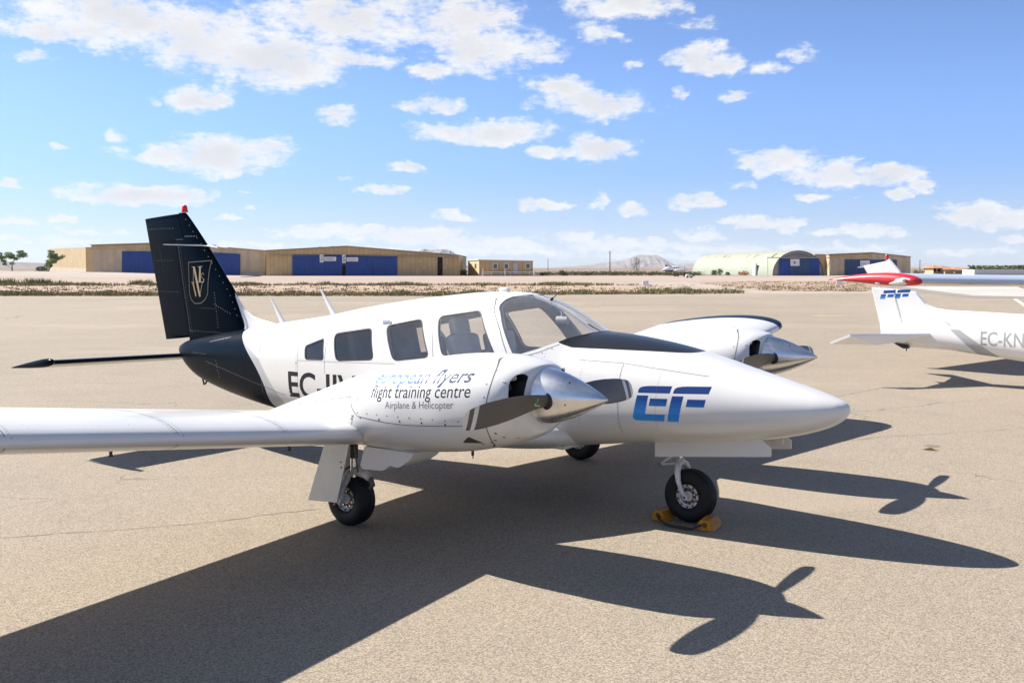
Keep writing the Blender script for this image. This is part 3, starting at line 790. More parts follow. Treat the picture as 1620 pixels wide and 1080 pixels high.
# ---- nacelles
def build_nacelle(s):
    body = Body(NAC_T, s * ENG_Y); side = s
    xs = sorted(set(list(np.linspace(1.372, 4.25, 64)) + [1.376, 1.38, 1.385, 1.392, 1.4, 1.42, 1.44, 1.48]))
    outer = rings_mesh([body.ring(x, 72) for x in xs]); body.bvh = BVHTree.FromPolygons([tuple(map(float, p)) for p in outer[0]], outer[1])
    hole = [(.188, 1.345), (.215, 1.362), (.255, 1.358), (.30, 1.335), (.335, 1.295), (.352, 1.24), (.352, 1.165), (.255, 1.165), (.238, 1.25), (.212, 1.31)]
    hole = round_poly(hole, .02, 3); cuts = []
    for k in (1, -1):
        b = MB().prism([(s * ENG_Y + k * y, z) for y, z in hole], 1.2, 1.64, 'x'); cuts.append((b.v, b.f))
    me = boolean(*outer, cuts)
    idx = np.zeros(len(me.polygons), np.int32)
    for p in me.polygons:
        c = p.center
        if 1.36 < c.x < 1.66 and .17 < abs(c.y - s * ENG_Y) < .37 and abs(c.y - s * ENG_Y) < body.ysurf(c.x, c.z) - .016 and 1.15 < c.z < 1.38 and float(body.top(c.x)) - c.z > .02: idx[p.index] = 1
    nac = finish('nacelle', me, [M_NAC, M_BLACK], PLANE, 38, idx)  # pocket walls blackened to stand in for the shade inside the intake
    b = MB(); rnd = random.Random(5)
    for k in (1, -1):
        y0 = s * ENG_Y + k * .28
        b.rbox((1.60, y0, 1.24), (.05, .17, .14), .01, 1); b.box((1.52, y0, 1.172), (.22, .17, .006), 1)
        for q in range(3): b.tube([(1.50, y0 - .06 + .05 * q, 1.17), (1.49, y0 - .055 + .05 * q, 1.25 + .02 * q), (1.55, y0 - .04 + .05 * q, 1.34)], .012, 8, 1 if q != 1 else 2)
        b.tube([(1.47, y0 - .06, 1.335), (1.49, y0, 1.33), (1.47, y0 + .06, 1.30)], .022, 8, 2)
        b.tube([(1.48, y0 - .07, 1.26), (1.55, y0 + .05, 1.24)], .008, 6, 1)
    b.build('engine', [M_BLACK, M_GREASE, M_GEAR], nac)
    b = MB(); d = MB(); e = MB()
    for k in (1, -1):   # both flanks of each nacelle
        b.add(*ribbon_on(body, k, curve2([(1.64, 1.445), (1.57, 1.40), (1.535, 1.32), (1.535, 1.20), (1.55, 1.08), (1.56, .98), (1.60, .90), (1.66, .86)]), 0.0055))
        b.add(*ribbon_on(body, k, curve2([(2.90, 1.22), (2.77, 1.14), (2.715, 1.05), (2.66, 1.005)]), 0.004)); b.add(*ribbon_on(body, k, curve2([(2.66, 1.005), (2.20, .99), (1.60, 1.035)]), 0.0045))
        b.add(*ribbon_on(body, k, [(3.55, 0.995), (2.76, 1.13)], 0.004))
        b.add(*ribbon_on(body, k, [(2.70, 1.01), (2.76, .90), (2.86, .80)], 0.004))
        d.add(*dots_on(body, k, along((3.5, 1.01), (2.80, 1.135), 9), .006))
        d.add(*dots_on(body, k, along((2.66, 1.030), (1.64, 1.055), 11), .006))
        d.add(*dots_on(body, k, [(1.548, 1.38), (1.56, 1.30), (1.555, 1.22), (1.56, 1.10), (2.66, 1.21), (2.67, 1.12)], .006))
        d.add(*dots_on(body, k, [(2.72, 1.0), (2.73, .98)], .009))
        e.add(*dots_on(body, k, [(1.52, .985), (1.50, .955), (1.56, .93), (1.60, .91), (1.66, .895), (1.46, .94), (2.80, .93), (2.82, .88), (2.86, .84)], .010))
        e.add(*dots_on(body, k, along((2.63, .998), (1.65, 1.03), 6), .008))
        uv, f = grid_poly(round_poly([(1.70, .955), (1.64, .905), (1.78, .90)], .02), .011)
        e.add(*on_body(body, k, uv, f, lambda u, w: (u, w), .002))  # dark triangle painted in place of the open vent's shaded inside
    b.build('panel_seam', M_SEAM, nac, 0); d.build('fastener', M_RIVET, nac, 0, normals=False); e.build('dark_fastener_vent', M_SCREW, nac, 0, normals=False)
    if s == 1 or True:
        for txt, b0, b1, h, mat, kw in (
            ('european flyers', (2.548, 1.238), (1.672, 1.307), .116, None, dict(shear=.22, offset=.018)),
            ('flight training centre', (2.530, 1.146), (1.655, 1.214), .120, M_LETTER, dict(offset=.0)),
            ('Airplane & Helicopter', (2.370, 1.086), (1.775, 1.136), .070, M_LETTER2, dict(offset=-.004))):
            uv, f = fit_text(txt, .11, **kw)
            if s == -1: b0, b1 = b1, b0
            v, f = on_body(body, s, uv, f, affine(b0, b1, h), .0016)
            if mat is None:
                st = [(0, (.015, .025, .06)), (.3, (.008, .035, .13)), (.52, (.008, .07, .22)), (.72, (.02, .14, .30)), (1, (.09, .20, .28))]
                if s == -1: st = [(1 - p, c) for p, c in reversed(st)]
                mat = grad_mat('flyers_fade', 'x', 1.66, 2.55, st)
            mk('lettering', v, f, mat, nac, 0, normals=False)
    # cowl flap and fairing under the nacelle
    b = MB(); y = s * 1.97
    b.prism([(2.80, .76), (2.855, .590), (2.835, .578), (2.63, .590), (2.605, .600), (2.56, .636), (2.53, .640), (2.51, .628), (2.47, .630), (2.36, .700), (2.32, .76)], y - .16, y + .14)
    o = b.build('cowl_flap', M_WHITE2, nac, 30)
    bm = bmesh.new(); bm.from_mesh(o.data); bmesh.ops.bevel(bm, geom=[e_ for e_ in bm.edges if e_.calc_length() > .25], offset=.012, segments=2, affect='EDGES'); bm.to_mesh(o.data); bm.free()
    b = MB().tube([(1.93, s * 1.95, .80), (1.93, s * 1.95, .755)], .010).tube([(1.93, s * 1.95, .758), (1.925, s * 1.95, .735)], .004); b.build('breather_pipe', M_BLACK, nac)
    # propeller
    hub = (1.285, s * ENG_Y, 1.195)
    prof = [(0, .0), (.006, .008), (.03, .022), (.06, .039), (.1, .060), (.15, .084), (.2, .107), (.26, .132), (.32, .153), (.38, .169), (.43, .180), (.46, .184), (.468, .186), (.47, .178), (.47, .0)]
    sp = MB().lathe(prof, (.906, s * ENG_Y, 1.208), (1, 0, -.012), 64).build('spinner', M_ALU, PLANE, 25)
    for k in (1, -1):   # black plugs standing in for the shaded cut-outs at the blade roots
        b = MB(); b.lathe([(.10, .001), (.10, .066), (.150, .064), (.160, .05), (.161, .0)], hub, (0, k, 0), 24)
        b.build('blade_cutout', M_BLACK, sp)
    MB().lathe([(1.366, .0), (1.366, .150), (1.40, .150)], (0, s * ENG_Y, 1.203), (1, 0, 0), 40).build('backplate', M_GREASE, sp)
    b = MB()
    for k in (1, -1):
        for q in range(5): b.lathe([(0, .0), (0, .006), (.004, .005), (.004, 0)], (1.15 + .0, s * ENG_Y + .124 * math.sin(q * 1.25 + .6), 1.206 + .124 * math.cos(q * 1.25 + .6)), (-.5, math.sin(q * 1.25 + .6), math.cos(q * 1.25 + .6)), 8)
    b.build('spinner_screw', M_SCREW, sp)
    st = [(.08, .085, 1.0, 40), (.14, .088, .85, 38), (.20, .105, .5, 36), (.28, .135, .26, 33), (.38, .160, .17, 29), (.50, .176, .13, 25), (.62, .180, .105, 22), (.74, .172, .09, 19), (.80, .165, .08, 17.5),
          (.843, .155, .075, 17), (.845, .155, .075, 17), (.885, .145, .07, 16), (.887, .144, .07, 16), (.925, .126, .065, 15.5), (.927, .124, .065, 15.5), (.945, .106, .06, 15), (.958, .08, .06, 15), (.966, .045, .06, 15), (.968, .01, .06, 15)]
    for k in (1, -1):
        rg = []; n = 20
        for (r, c, t, tw) in st:
            ring = []
            for j in range(n):
                a = 2 * math.pi * j / n; cz = .5 * c * math.cos(a); cx = .5 * c * t * math.sin(a) * (1 if abs(t - 1) < .01 else (1 - .25 * math.cos(a)))
                q = R(tw) * k
                ring.append((hub[0] + cx * math.cos(q) - cz * math.sin(q), hub[1] + k * r, hub[2] + cx * math.sin(q) + cz * math.cos(q) - .04 * (r - .1) * 1.0))
            rg.append(ring)
        v, f = rings_mesh(rg); idx = []
        for q in range(len(rg) - 1):
            rm = .5 * (st[q][0] + st[q + 1][0]); idx += [1 if (.844 < rm < .886 or rm > .926) else 0] * n
        idx += [0, 1]
        bl = mk('blade', v, f, [M_BLADE, M_BLADEW], sp, 40, idx)
        if k == 1 and s == 1:   # small green triangle printed on the blade
            bvh = BVHTree.FromPolygons([q for q in v], [p for p in f]); tri = [(.215, -.035), (.275, .030), (.285, -.020)]; ctr = (.258, -.008); vv = []
            for t_ in (1.0, .55):
                for a, c in tri:
                    h_ = bvh.ray_cast(Vector((.8, hub[1] + ctr[0] + (a - ctr[0]) * t_, hub[2] + ctr[1] + (c - ctr[1]) * t_)), Vector((1, 0, 0)))
                    if h_[0]: vv.append(h_[0] + h_[1] * .001 if h_[1].x < 0 else h_[0] - h_[1] * .001)
            if len(vv) == 6: MB().add(vv, [(0, 1, 4, 3), (1, 2, 5, 4), (2, 0, 3, 5)]).build('blade_mark', M_GREEN, bl, 0)
    return nac
NACELLES = {s: build_nacelle(s) for s in (1, -1)}

# ---- tail
def tail_thick(c): return 0.6 * (0.2969 * math.sqrt(max(c, 0)) - 0.126 * c - 0.3516 * c * c + 0.2843 * c ** 3 - 0.1015 * c ** 4) * 1.0
def interp(pts): xs, ys = zip(*pts); return lambda z: float(np.interp(z, xs, ys))
LE = interp([(1.10, 6.62), (1.363, 6.73), (1.75, 6.935), (2.297, 7.434), (2.60, 7.735), (2.65, 7.79), (2.685, 7.835)])
TE = interp([(1.167, 8.265), (2.61, 8.635)])
HG = interp([(1.22, 7.717), (2.347, 7.947), (2.70, 8.02)])
def half_t(x, z):
    l, t = LE(z), TE(z); c = min(max((x - l) / (t - l), 0), 1)
    return tail_thick(c) * (t - l) * (1.0 if z < 2.5 else max(.35, 1 - (z - 2.5) * 2.5)) + .003
def slab(name, zs, x0, x1, mat, parent=PLANE, n=18, lo=0.0):
    rg = []
    for z in zs:
        a, b_ = x0(z), x1(z); xs = [a + (b_ - a) * (.5 - .5 * math.cos(math.pi * k / (n - 1))) for k in range(n)]
        rg.append([(x, half_t(x, z), z) for x in xs] + [(x, -half_t(x, z), z) for x in reversed(xs)])
    v, f = rings_mesh(rg); return mk(name, v, f, mat, parent, 35)
horn = interp([(2.369, 7.77), (2.661, 7.922), (2.7, 7.94)])
fin_end = lambda z: HG(z) - .004 if z < 2.352 else horn(z) - .004
FIN = slab('vertical_fin', list(np.linspace(1.12, 2.35, 24)) + [2.3515, 2.3525] + list(np.linspace(2.36, 2.68, 10)), LE, fin_end, M_NAVY)
RUD = slab('rudder', [1.168, 1.18] + list(np.linspace(1.25, 2.358, 22)) + [2.3595] + list(np.linspace(2.365, 2.645, 8)), lambda z: HG(z) + .004 if z < 2.359 else horn(z) + .004, TE, M_NAVY)
# the rudder's foot is cut on a slant
for v in RUD.data.vertices:
    zmin = 1.22 - (v.co.x - 7.717) * .095
    if v.co.z < 1.24: v.co.z = max(v.co.z, zmin)
    zt = 2.655 - (v.co.x - 7.93) * .055
    if v.co.z > 2.60: v.co.z = min(v.co.z, zt)
b = MB()
xs = np.linspace(7.93, 8.63, 12)
rg = [[(x, y, 2.655 - (x - 7.93) * .055 + dz_) for y, dz_ in ((half_t(x, 2.63) + .006, -.012), (half_t(x, 2.63) + .002, .012), (-half_t(x, 2.63) - .002, .012), (-half_t(x, 2.63) - .006, -.012))] for x in xs]
b.add(*rings_mesh(rg)); b.build('rudder_cap', M_NAVY, RUD)
# white dorsal fillet ahead of the fin
rg = []
for x, z in ((6.28, 1.428), (6.464, 1.455), (6.642, 1.497), (6.785, 1.583), (6.911, 1.722), (6.95, 1.765)):
    h = z - (float(FUS.top(x)) - .05); w = .02 + .012 * (x - 6.28)
    base = float(FUS.top(x)) - .06
    rg.append([(x + .0, 0, z), (x + .01, w * .6, z - .012), (x + .03, w, base + (z - base) * .4), (x + .04, w + .03, base), (x + .04, -w - .03, base), (x + .03, -w, base + (z - base) * .4), (x + .01, -w * .6, z - .012)])
v, f = rings_mesh(rg); mk('dorsal_fillet', v, f, M_WHITE, PLANE, 60)
b = MB().lathe([(0, .0), (0, .040), (.07, .030), (.085, .018), (.088, 0)], (7.845, 0, 2.683), (0, 0, 1), 20); b.build('tail_beacon', M_RED, PLANE)
b = MB()
for s in (1, -1):
    b.tube([(7.40, s * .03, 2.285), (7.42, s * .11, 2.29), (7.80, s * .33, 2.30)], [.012, .010, .006]).tube([(7.16, s * .07, 2.262), (7.40, s * .03, 2.285)], [.006, .011])
b.build_each('navigation_antenna', M_STEEL, PLANE)
b = MB()
def fdots(pts, r=.0045):
    r *= .72
    for x, z in pts:
        c = Vector((x, half_t(x, z) + .0015, z))
        for s in (1, -1): b.add([(c.x + r * math.cos(a), s * c.y, c.z + r * math.sin(a)) for a in (j * math.pi / 3 for j in range(6))], [tuple(range(6))])
fdots([(HG(z) - .05 + .01 * (k % 2), z) for k, z in enumerate(np.linspace(1.28, 2.3, 60))])
fdots([(HG(z) - .085, z) for z in np.linspace(1.28, 2.3, 34)], .0035)
fdots([(x, 1.30) for x in np.linspace(6.9, 7.7, 26)]); fdots([(LE(z) + .05, z) for z in np.linspace(1.5, 2.6, 16)], .007)
fdots([(x, 2.40) for x in np.linspace(7.58, 7.76, 9)], .007); fdots([(x, 2.365) for x in np.linspace(7.8, 7.93, 8)], .005)
fdots([(x, 2.12 - (7.7 - x) * .0) for x in np.linspace(8.0, 8.45, 14)], .003); fdots([(x, 1.75) for x in np.linspace(7.9, 8.36, 14)], .0035); fdots([(x, 2.50) for x in np.linspace(8.0, 8.55, 9)], .006)
fdots([(8.32 - (2.3 - z) * .25, z) for z in np.linspace(2.0, 2.3, 10)], .0035)
fdots([(7.14 - (z - 1.4) * -.18, z) for z in np.linspace(1.36, 1.75, 14)], .005); fdots([(x, 1.62 - (7.2 - x) * .4) for x in np.linspace(6.95, 7.2, 8)], .006)
fdots([(x, 1.57) for x in np.linspace(7.2, 7.45, 10)], .0035)
b.build('fin_rivet', M_BRIGHT, FIN, 0, normals=False)
b = MB()
for s in (1, -1):
    for pl in ([(HG(z), z) for z in np.linspace(1.25, 2.33, 12)], [(7.9, 2.02), (8.2, 2.035), (8.5, 2.05)]):
        pass
def fpoly(bb, poly, i, s=1, off=.002):
    uv, f = grid_poly(poly, .05); bb.add([(x, s * (half_t(x, z) + off), z) for x, z in uv], f, i)
def fline(bb, pts, w, i, s=1):
    for a, c in zip(pts[:-1], pts[1:]):
        t = (Vector(c) - Vector(a)); n = Vector((-t.y, t.x)).normalized() * w / 2; t = t.normalized() * w * .4
        fpoly(bb, [tuple(Vector(a) - t + n), tuple(Vector(c) + t + n), tuple(Vector(c) + t - n), tuple(Vector(a) - t - n)], i, s)
b = MB()
shield = [(7.685, 2.096), (7.302, 2.115), (7.312, 1.988), (7.318, 1.874), (7.318, 1.739), (7.36, 1.675), (7.445, 1.625), (7.577, 1.621), (7.642, 1.666), (7.673, 1.734), (7.68, 1.987)]
fline(b, shield + [shield[0]], .0045, 1)
for p, i in (([(7.600, 2.045), (7.561, 2.045), (7.448, 1.705), (7.478, 1.698)], 1), ([(7.592, 2.035), (7.583, 2.035), (7.588, 1.872), (7.595, 1.872)], 0), ([(7.484, 2.045), (7.455, 2.045), (7.450, 1.873), (7.482, 1.872)], 1),
             ([(7.615, 1.865), (7.586, 1.865), (7.533, 1.716), (7.552, 1.696)], 0), ([(7.631, 1.868), (7.568, 1.870), (7.568, 1.863), (7.632, 1.861)], 0), ([(7.619, 2.046), (7.561, 2.047), (7.561, 2.039), (7.619, 2.038)], 1),
             ([(7.506, 2.049), (7.429, 2.052), (7.430, 2.044), (7.506, 2.041)], 1), ([(7.507, 1.874), (7.409, 1.874), (7.391, 1.905), (7.385, 1.906), (7.396, 1.865), (7.507, 1.866)], 1), ([(7.423, 1.866), (7.414, 1.866), (7.452, 1.735), (7.458, 1.744)], 0)):
    fpoly(b, p, i)
fline(b, [(7.395, 1.955), (7.415, 1.972), (7.435, 1.965), (7.443, 1.94), (7.43, 1.92), (7.405, 1.91), (7.396, 1.885)], .007, 0)
b.build('tail_emblem', [M_GOLD, M_GOLD2], FIN, 0, normals=False)

# stabilator, leading edge resting nose-up
def stab_half(s):
    rg = []
    for y, k in ((0.02, 1), (.3, 1), (.6, 1), (.9, 1), (1.2, 1), (1.5, 1), (1.66, .98), (1.71, .9)):
        xl = 7.86 + (1 - k) * .3; ch = .75 * k; zl = 1.0 + .022 * y; r = []
        for c, h in naca(14, .095, 0):
            r.append((xl + c * ch * math.cos(R(8)), s * y, zl + h * ch - c * ch * math.sin(R(8))))
        rg.append(r)
    return rings_mesh(rg)
b = MB()
for s in (1, -1): b.add(*stab_half(s))
ST = b.build('stabilator', [M_NAVY, M_WHITE2], PLANE, 50)
for p in ST.data.polygons:
    if p.normal.z < -.55 and p.center.x > 7.91: p.material_index = 1
for s in (1, -1):
    rg = []
    for x, r_ in ((7.70, .004), (7.715, .020), (7.75, .034), (7.82, .044), (7.92, .046), (8.04, .041), (8.22, .031), (8.42, .017), (8.58, .005)):
        zc = 1.052 - (x - 7.74) * .13
        rg.append([(x, s * 1.735 + r_ * .9 * math.cos(a), zc + r_ * math.sin(a)) for a in np.linspace(0, 2 * math.pi, 16, endpoint=False)])
    v, f = rings_mesh(rg); mk('balance_weight', v, f, M_NAVY, ST)

# ---- undercarriage
def tyre(b, c, r, w, i=0):
    hw = w / 2; rr = r * .44
    prof = [(-hw * .62, rr), (-hw * .86, rr + .012), (-hw, rr + .035), (-hw * 1.0, r * .76), (-hw * .93, r * .88), (-hw * .76, r * .955), (-hw * .56, r * .985), (-hw * .5, r * .988), (-hw * .47, r * .975), (-hw * .43, r * .975), (-hw * .40, r * .995), (-hw * .12, r), (-hw * .09, r * .985), (-hw * .05, r * .985), (-hw * .02, r),
            (hw * .02, r), (hw * .05, r * .985), (hw * .09, r * .985), (hw * .12, r), (hw * .40, r * .995), (hw * .43, r * .975), (hw * .47, r * .975), (hw * .5, r * .988), (hw * .56, r * .985), (hw * .76, r * .955), (hw * .93, r * .88), (hw, r * .76), (hw, rr + .035), (hw * .86, rr + .012), (hw * .62, rr)]
    return b.lathe(prof, c, (0, 1, 0), 56, i, closed=True)
def hub(b, c, r, w, slots=10):
    hw = w / 2
    for s in (1, -1):
        b.lathe([(s * hw * .60, r), (s * hw * .80, r * .98), (s * hw * .84, r * .90), (s * hw * .60, r * .84), (s * hw * .46, r * .45), (s * hw * .70, r * .40), (s * hw * .78, r * .22), (s * hw * .78, 0)], c, (0, 1, 0), 40, 0)
        for k in range(slots):
            a = 2 * math.pi * (k + .5) / slots; d = Vector((math.cos(a), 0, math.sin(a)))
            b.box(Vector(c) + d * r * .915 + Vector((0, s * hw * .80, 0)), (.014, .012, .020), 1, Matrix.Rotation(math.pi / 2 - a, 3, 'Y'))
            b.lathe([(0, 0), (0, .008), (s * .010, .007), (s * .010, 0)], Vector(c) + d * r * .62 + Vector((0, s * hw * .55, 0)), (0, 1, 0), 8, 2)
        b.lathe([(s * hw * .52, r * .70), (s * hw * .58, r * .70), (s * hw * .58, r * .42), (s * hw * .52, r * .42)], c, (0, 1, 0), 30, 3, closed=True)
    return b
def wheel(name, c, r, w, rim):
    t = tyre(MB(), c, r, w).build(name, M_RUBBER, PLANE, 50)
    hub(MB(), c, rim, w).build('wheel_hub', [M_HUB, M_GREASE, M_STEEL, M_RUST], t, 40)
    return t
NW = (1.255, 0.0, .213)
wheel('nose_wheel', NW, .214, .150, .097)
b = MB()
b.tube([(1.365, 0, .80), (1.355, 0, .56)], .024, 16, 0).tube([(1.355, 0, .58), (1.350, 0, .500)], .019, 16, 1)
b.lathe([(0, 0), (0, .032), (.03, .036), (.05, .030), (.05, 0)], (1.348, 0, .455), (0, 0, 1), 18, 2)
for s in (1, -1):
    b.tube([(1.348, s * .0, .478), (1.345, s * .03, .470), (1.335, s * .070, .448), (1.325, s * .095, .40), (1.315, s * .101, .34), (1.292, s * .100, .27), (1.258, s * .100, .215)], [.024, .026, .026, .024, .021, .018, .017], 14, 2)
    b.lathe([(0, 0), (0, .026), (s * .012, .024), (s * .012, 0)], (1.255, s * .098, .213), (0, 1, 0), 18, 2)
    b.lathe([(0, 0), (0, .011), (s * .010, .010), (s * .010, 0)], (1.255, s * .112, .213), (0, 1, 0), 8, 3)
b.tube([(1.365, .035, .56), (1.500, .045, .445)], .012, 8, 2).tube([(1.500, .045, .445), (1.360, .035, .465)], .011, 8, 2).tube([(1.365, -.035, .56), (1.500, -.045, .445)], .012, 8, 2).tube([(1.500, -.045, .445), (1.360, -.035, .465)], .011, 8, 2)
b.tube([(1.500, -.055, .445), (1.500, .055, .445)], .012, 8, 3)
b.tube([(1.380, .03, .72), (1.530, .05, .60)], .012, 8, 2)
b.build('nose_gear_strut', [M_GEAR, M_STEEL, M_GEAR, M_GREASE], PLANE)
for s in (1, -1):
    x0 = 0.0 if s == 1 else -.03
    b = MB().prism([(1.470, .690), (1.470, .532), (.506, .640), (.506, .706), (.62, .790), (1.0, .76)], s * .196, s * .208)
    o = b.build('nose_gear_door', M_WHITE2, PLANE, 30)
    b = MB()
    b.rbox((.60, s * .185, .70), (.10, .02, .06), .012); b.tube([(.9, s * .18, .72), (.9, s * .12, .70)], .012)
    b.build('door_bracket', M_WHITE2, o)
b = MB().tube([(.50, .0, .78), (.50, .0, .70)], .006); b.build('drain_pipe', M_GEAR, PLANE)
for s in (1, -1):
    c = (3.38, s * 1.69, .213); wheel('main_wheel', c, .215, .165, .097)
    b = MB()
    b.tube([(3.30, s * 1.73, .78), (3.30, s * 1.735, .55)], .034, 14, 1).tube([(3.30, s * 1.735, .56), (3.30, s * 1.74, .40)], .026, 14, 2)
    b.tube([(3.30, s * 1.735, .66), (3.26, s * 1.735, .70)], .022, 10, 1)
    b.tube([(3.30, s * 1.735, .455), (3.18, s * 1.735, .435), (3.12, s * 1.735, .405)], [.036, .034, .026], 12, 0)
    b.tube([(3.12, s * 1.735, .41), (3.09, s * 1.74, .36), (3.12, s * 1.745, .33)], [.022, .020, .016], 10, 1)
    b.tube([(3.30, s * 1.785, .44), (3.37, s * 1.80, .30), (3.38, s * 1.80, .213)], [.03, .026, .028], 10, 0)
    b.tube([(3.38, s * 1.69, .213), (3.38, s * 1.83, .213)], .026, 12, 0)
    b.tube([(3.30, s * 1.74, .50), (3.44, s * 1.75, .42), (3.36, s * 1.75, .36)], .012, 8, 1)
    b.tube([(3.26, s * 1.76, .70), (3.23, s * 1.78, .56), (3.22, s * 1.77, .45)], .007, 6, 1)
    b.tube([(3.42, s * 1.815, .23), (3.435, s * 1.818, .17)], .010, 6, 3)
    b.build('main_gear_strut', [M_GEAR, M_GREASE, M_STEEL, M_RED], PLANE)
    q = lambda x, z: (x, s * (1.86 + (.66 - z) * .10), z)
    o = [q(3.470, .700), q(3.205, .715), q(3.307, .227), q(3.630, .202)]
    v = o + [(x, y + s * .012, z) for x, y, z in o]
    d = mk('main_gear_door', v, [(0, 1, 2, 3), (7, 6, 5, 4), (0, 4, 5, 1), (1, 5, 6, 2), (2, 6, 7, 3), (3, 7, 4, 0)], M_DOORALU, PLANE, 0)
    b = MB()
    for x, z in ((3.262, .50), (3.270, .54)):
        p = q(x, z); b.lathe([(0, .0), (0, .007), (s * .004, .006), (s * .004, 0)], (p[0] + .02, p[1] + s * .012, p[2]), (0, 1, 0), 8)
    b.build_each('door_screw', M_SCREW, d)
# landing light box on the nose gear

# ------------------------------------------------------------------ ground
_c, _s = math.cos(PITCH), math.sin(PITCH)
def bearing(px, py):
    return Vector((0, _c, -_s)) * FPX + Vector((1, 0, 0)) * (px - 810) - Vector((0, _s, _c)) * (py - 540)
def W(px, py, D):
    """surveyed point: bearing read off the photograph, at distance D north of the camera"""
    d = bearing(px, py); return Vector((0, 0, CAM_H)) + d * (D / d.y)
def G(px, py, z=0.0):
    d = bearing(px, py); p = Vector((0, 0, CAM_H)) + d * ((z - CAM_H) / d.z); return (p.x, p.y)

def tarmac_mat():
    m, nt, b = new_mat('worn_tarmac'); v = coords(nt)
    big = noise(nt, v, 0.07, 5, 0.6); mid = noise(nt, v, 0.9, 5, 0.65); band = noise(nt, vscale(nt, v, (0.012, 0.16, 1)), 1.0, 5, 0.6)
    g1 = voronoi(nt, v, 145, out='Color'); g2 = noise(nt, v, 260, 2, 0.6); g3 = noise(nt, v, 92, 3, 0.72)
    gx = sepxyz(nt, g1)[0]
    c = mixc(nt, big.smooth(.3, .7), (0.272, 0.228, 0.172), (0.305, 0.258, 0.197))
    c = mixc(nt, band.smooth(.45, .75) * .45, c, (0.33, 0.28, 0.214))
    c = mixc(nt, mid.smooth(.45, .75) * .30, c, (0.205, 0.172, 0.137))
    c = mixc(nt, (gx * .6 + g2 * .4).smooth(.25, .75), mixc(nt, 1.0, c, (.63, .63, .64), 'MULTIPLY'), mixc(nt, 1.0, c, (1.30, 1.29, 1.26), 'MULTIPLY'))
    c = mixc(nt, g3.smooth(.60, .74) * .55, c, (0.45, 0.385, 0.30))
    c = mixc(nt, g3.op('SUBTRACT', 1.0, rev=True).smooth(.62, .76) * .5, c, (0.095, 0.085, 0.075))
    # stains and fine cracks
    st = noise(nt, v, 0.42, 6, 0.7).smooth(.60, .74)
    c = mixc(nt, st * .30, c, (0.16, 0.135, 0.11))
    pat = noise(nt, vscale(nt, v, (.5, 1, 1)), 0.16, 3, .5).smooth(.56, .60); c = mixc(nt, pat * .28, c, (0.36, 0.30, 0.235))
    sx_, sy_, sz_ = sepxyz(nt, v)
    tyre_ = noise(nt, vscale(nt, v, (.05, 2.2, 1)), 1.0, 4, .6).smooth(.60, .72) * noise(nt, v, .05, 3).smooth(.45, .6); c = mixc(nt, tyre_ * .5, c, (0.17, 0.145, 0.118))
    drip = voronoi(nt, v, .55).op('MULTIPLY', 1.0); spot = (drip < .055) * noise(nt, v, .3, 2).smooth(.5, .6); c = mixc(nt, spot * .5, c, (0.09, 0.078, 0.066))
    wv = nt.nodes.new('ShaderNodeVectorMath'); wv.operation = 'MULTIPLY_ADD'
    nz = noise(nt, v, 0.9, 4, 0.6, color=True); nt.links.new(nz.k, wv.inputs[0]); wv.inputs[1].default_value = (1.2, 1.2, 0); nt.links.new(v.k, wv.inputs[2])
    ck = voronoi(nt, Nd(nt, wv.outputs[0]), 0.16, 'DISTANCE_TO_EDGE')
    crack = (ck < 0.0016) * noise(nt, v, 0.25, 3).smooth(.48, .6)
    c = mixc(nt, crack * .55, c, (0.10, 0.085, 0.07))
    feed(nt, b, 'Base Color', c); feed(nt, b, 'Roughness', 0.88); feed(nt, b, 'Specular IOR Level', 0.25)
    feed(nt, b, 'Normal', bump(nt, gx * .5 + g2 * .3 + g3 * .5, 0.55, 0.006)); return m
def soil_mat(name, a, c_, d, s=0.35):
    m, nt, b = new_mat(name); v = coords(nt)
    n1 = noise(nt, vscale(nt, v, (.5, 1, 1)), s, 6, .65); n2 = noise(nt, v, s * 7, 5, .7); n3 = noise(nt, vscale(nt, v, (.3, 1, 1)), s * .4, 4)
    c = mixc(nt, n1.smooth(.35, .65), a, c_); c = mixc(nt, n2.smooth(.52, .68) * .6, c, d); c = mixc(nt, n3.smooth(.5, .7) * .4, c, tuple(k * 1.3 for k in a))
    feed(nt, b, 'Base Color', c); feed(nt, b, 'Roughness', .95); feed(nt, b, 'Specular IOR Level', .1); return m
M_TARMAC = tarmac_mat()
M_FAR = soil_mat('pale_taxiway', (0.360, 0.280, 0.228), (0.320, 0.264, 0.220), (0.288, 0.240, 0.204), .02)
M_ROAD = soil_mat('pale_concrete_road', (0.336, 0.288, 0.240), (0.368, 0.312, 0.256), (0.312, 0.264, 0.220), .05)
M_SOIL = soil_mat('dry_soil', (0.38, 0.285, 0.21), (0.31, 0.235, 0.17), (0.22, 0.175, 0.12), .22)
M_PLAIN = soil_mat('dry_plain', (0.264, 0.200, 0.152), (0.192, 0.152, 0.112), (0.136, 0.116, 0.080), .03)
M_LIME = soil_mat('pale_gravel', (0.44, 0.42, 0.385), (0.36, 0.345, 0.315), (0.20, 0.19, 0.175), .5)
M_LIMEEDGE = soil_mat('grey_gravel_edge', (0.22, 0.20, 0.175), (0.27, 0.25, 0.22), (0.18, 0.165, 0.14), .5)
M_BROWN = soil_mat('dark_old_asphalt', (0.22, 0.185, 0.16), (0.27, 0.225, 0.195), (0.19, 0.165, 0.14), .1)
M_BERM = soil_mat('berm_gravel', (0.344, 0.296, 0.248), (0.384, 0.336, 0.288), (0.264, 0.224, 0.168), .1)
def sheet(name, pts, z, mat):
    o = mk(name, [(x, y, z) for x, y in pts], [tuple(range(len(pts)))], mat, None, 0)
    if o.data.polygons[0].normal.z < 0: o.data.flip_normals()
    return tag(o, kind='structure')
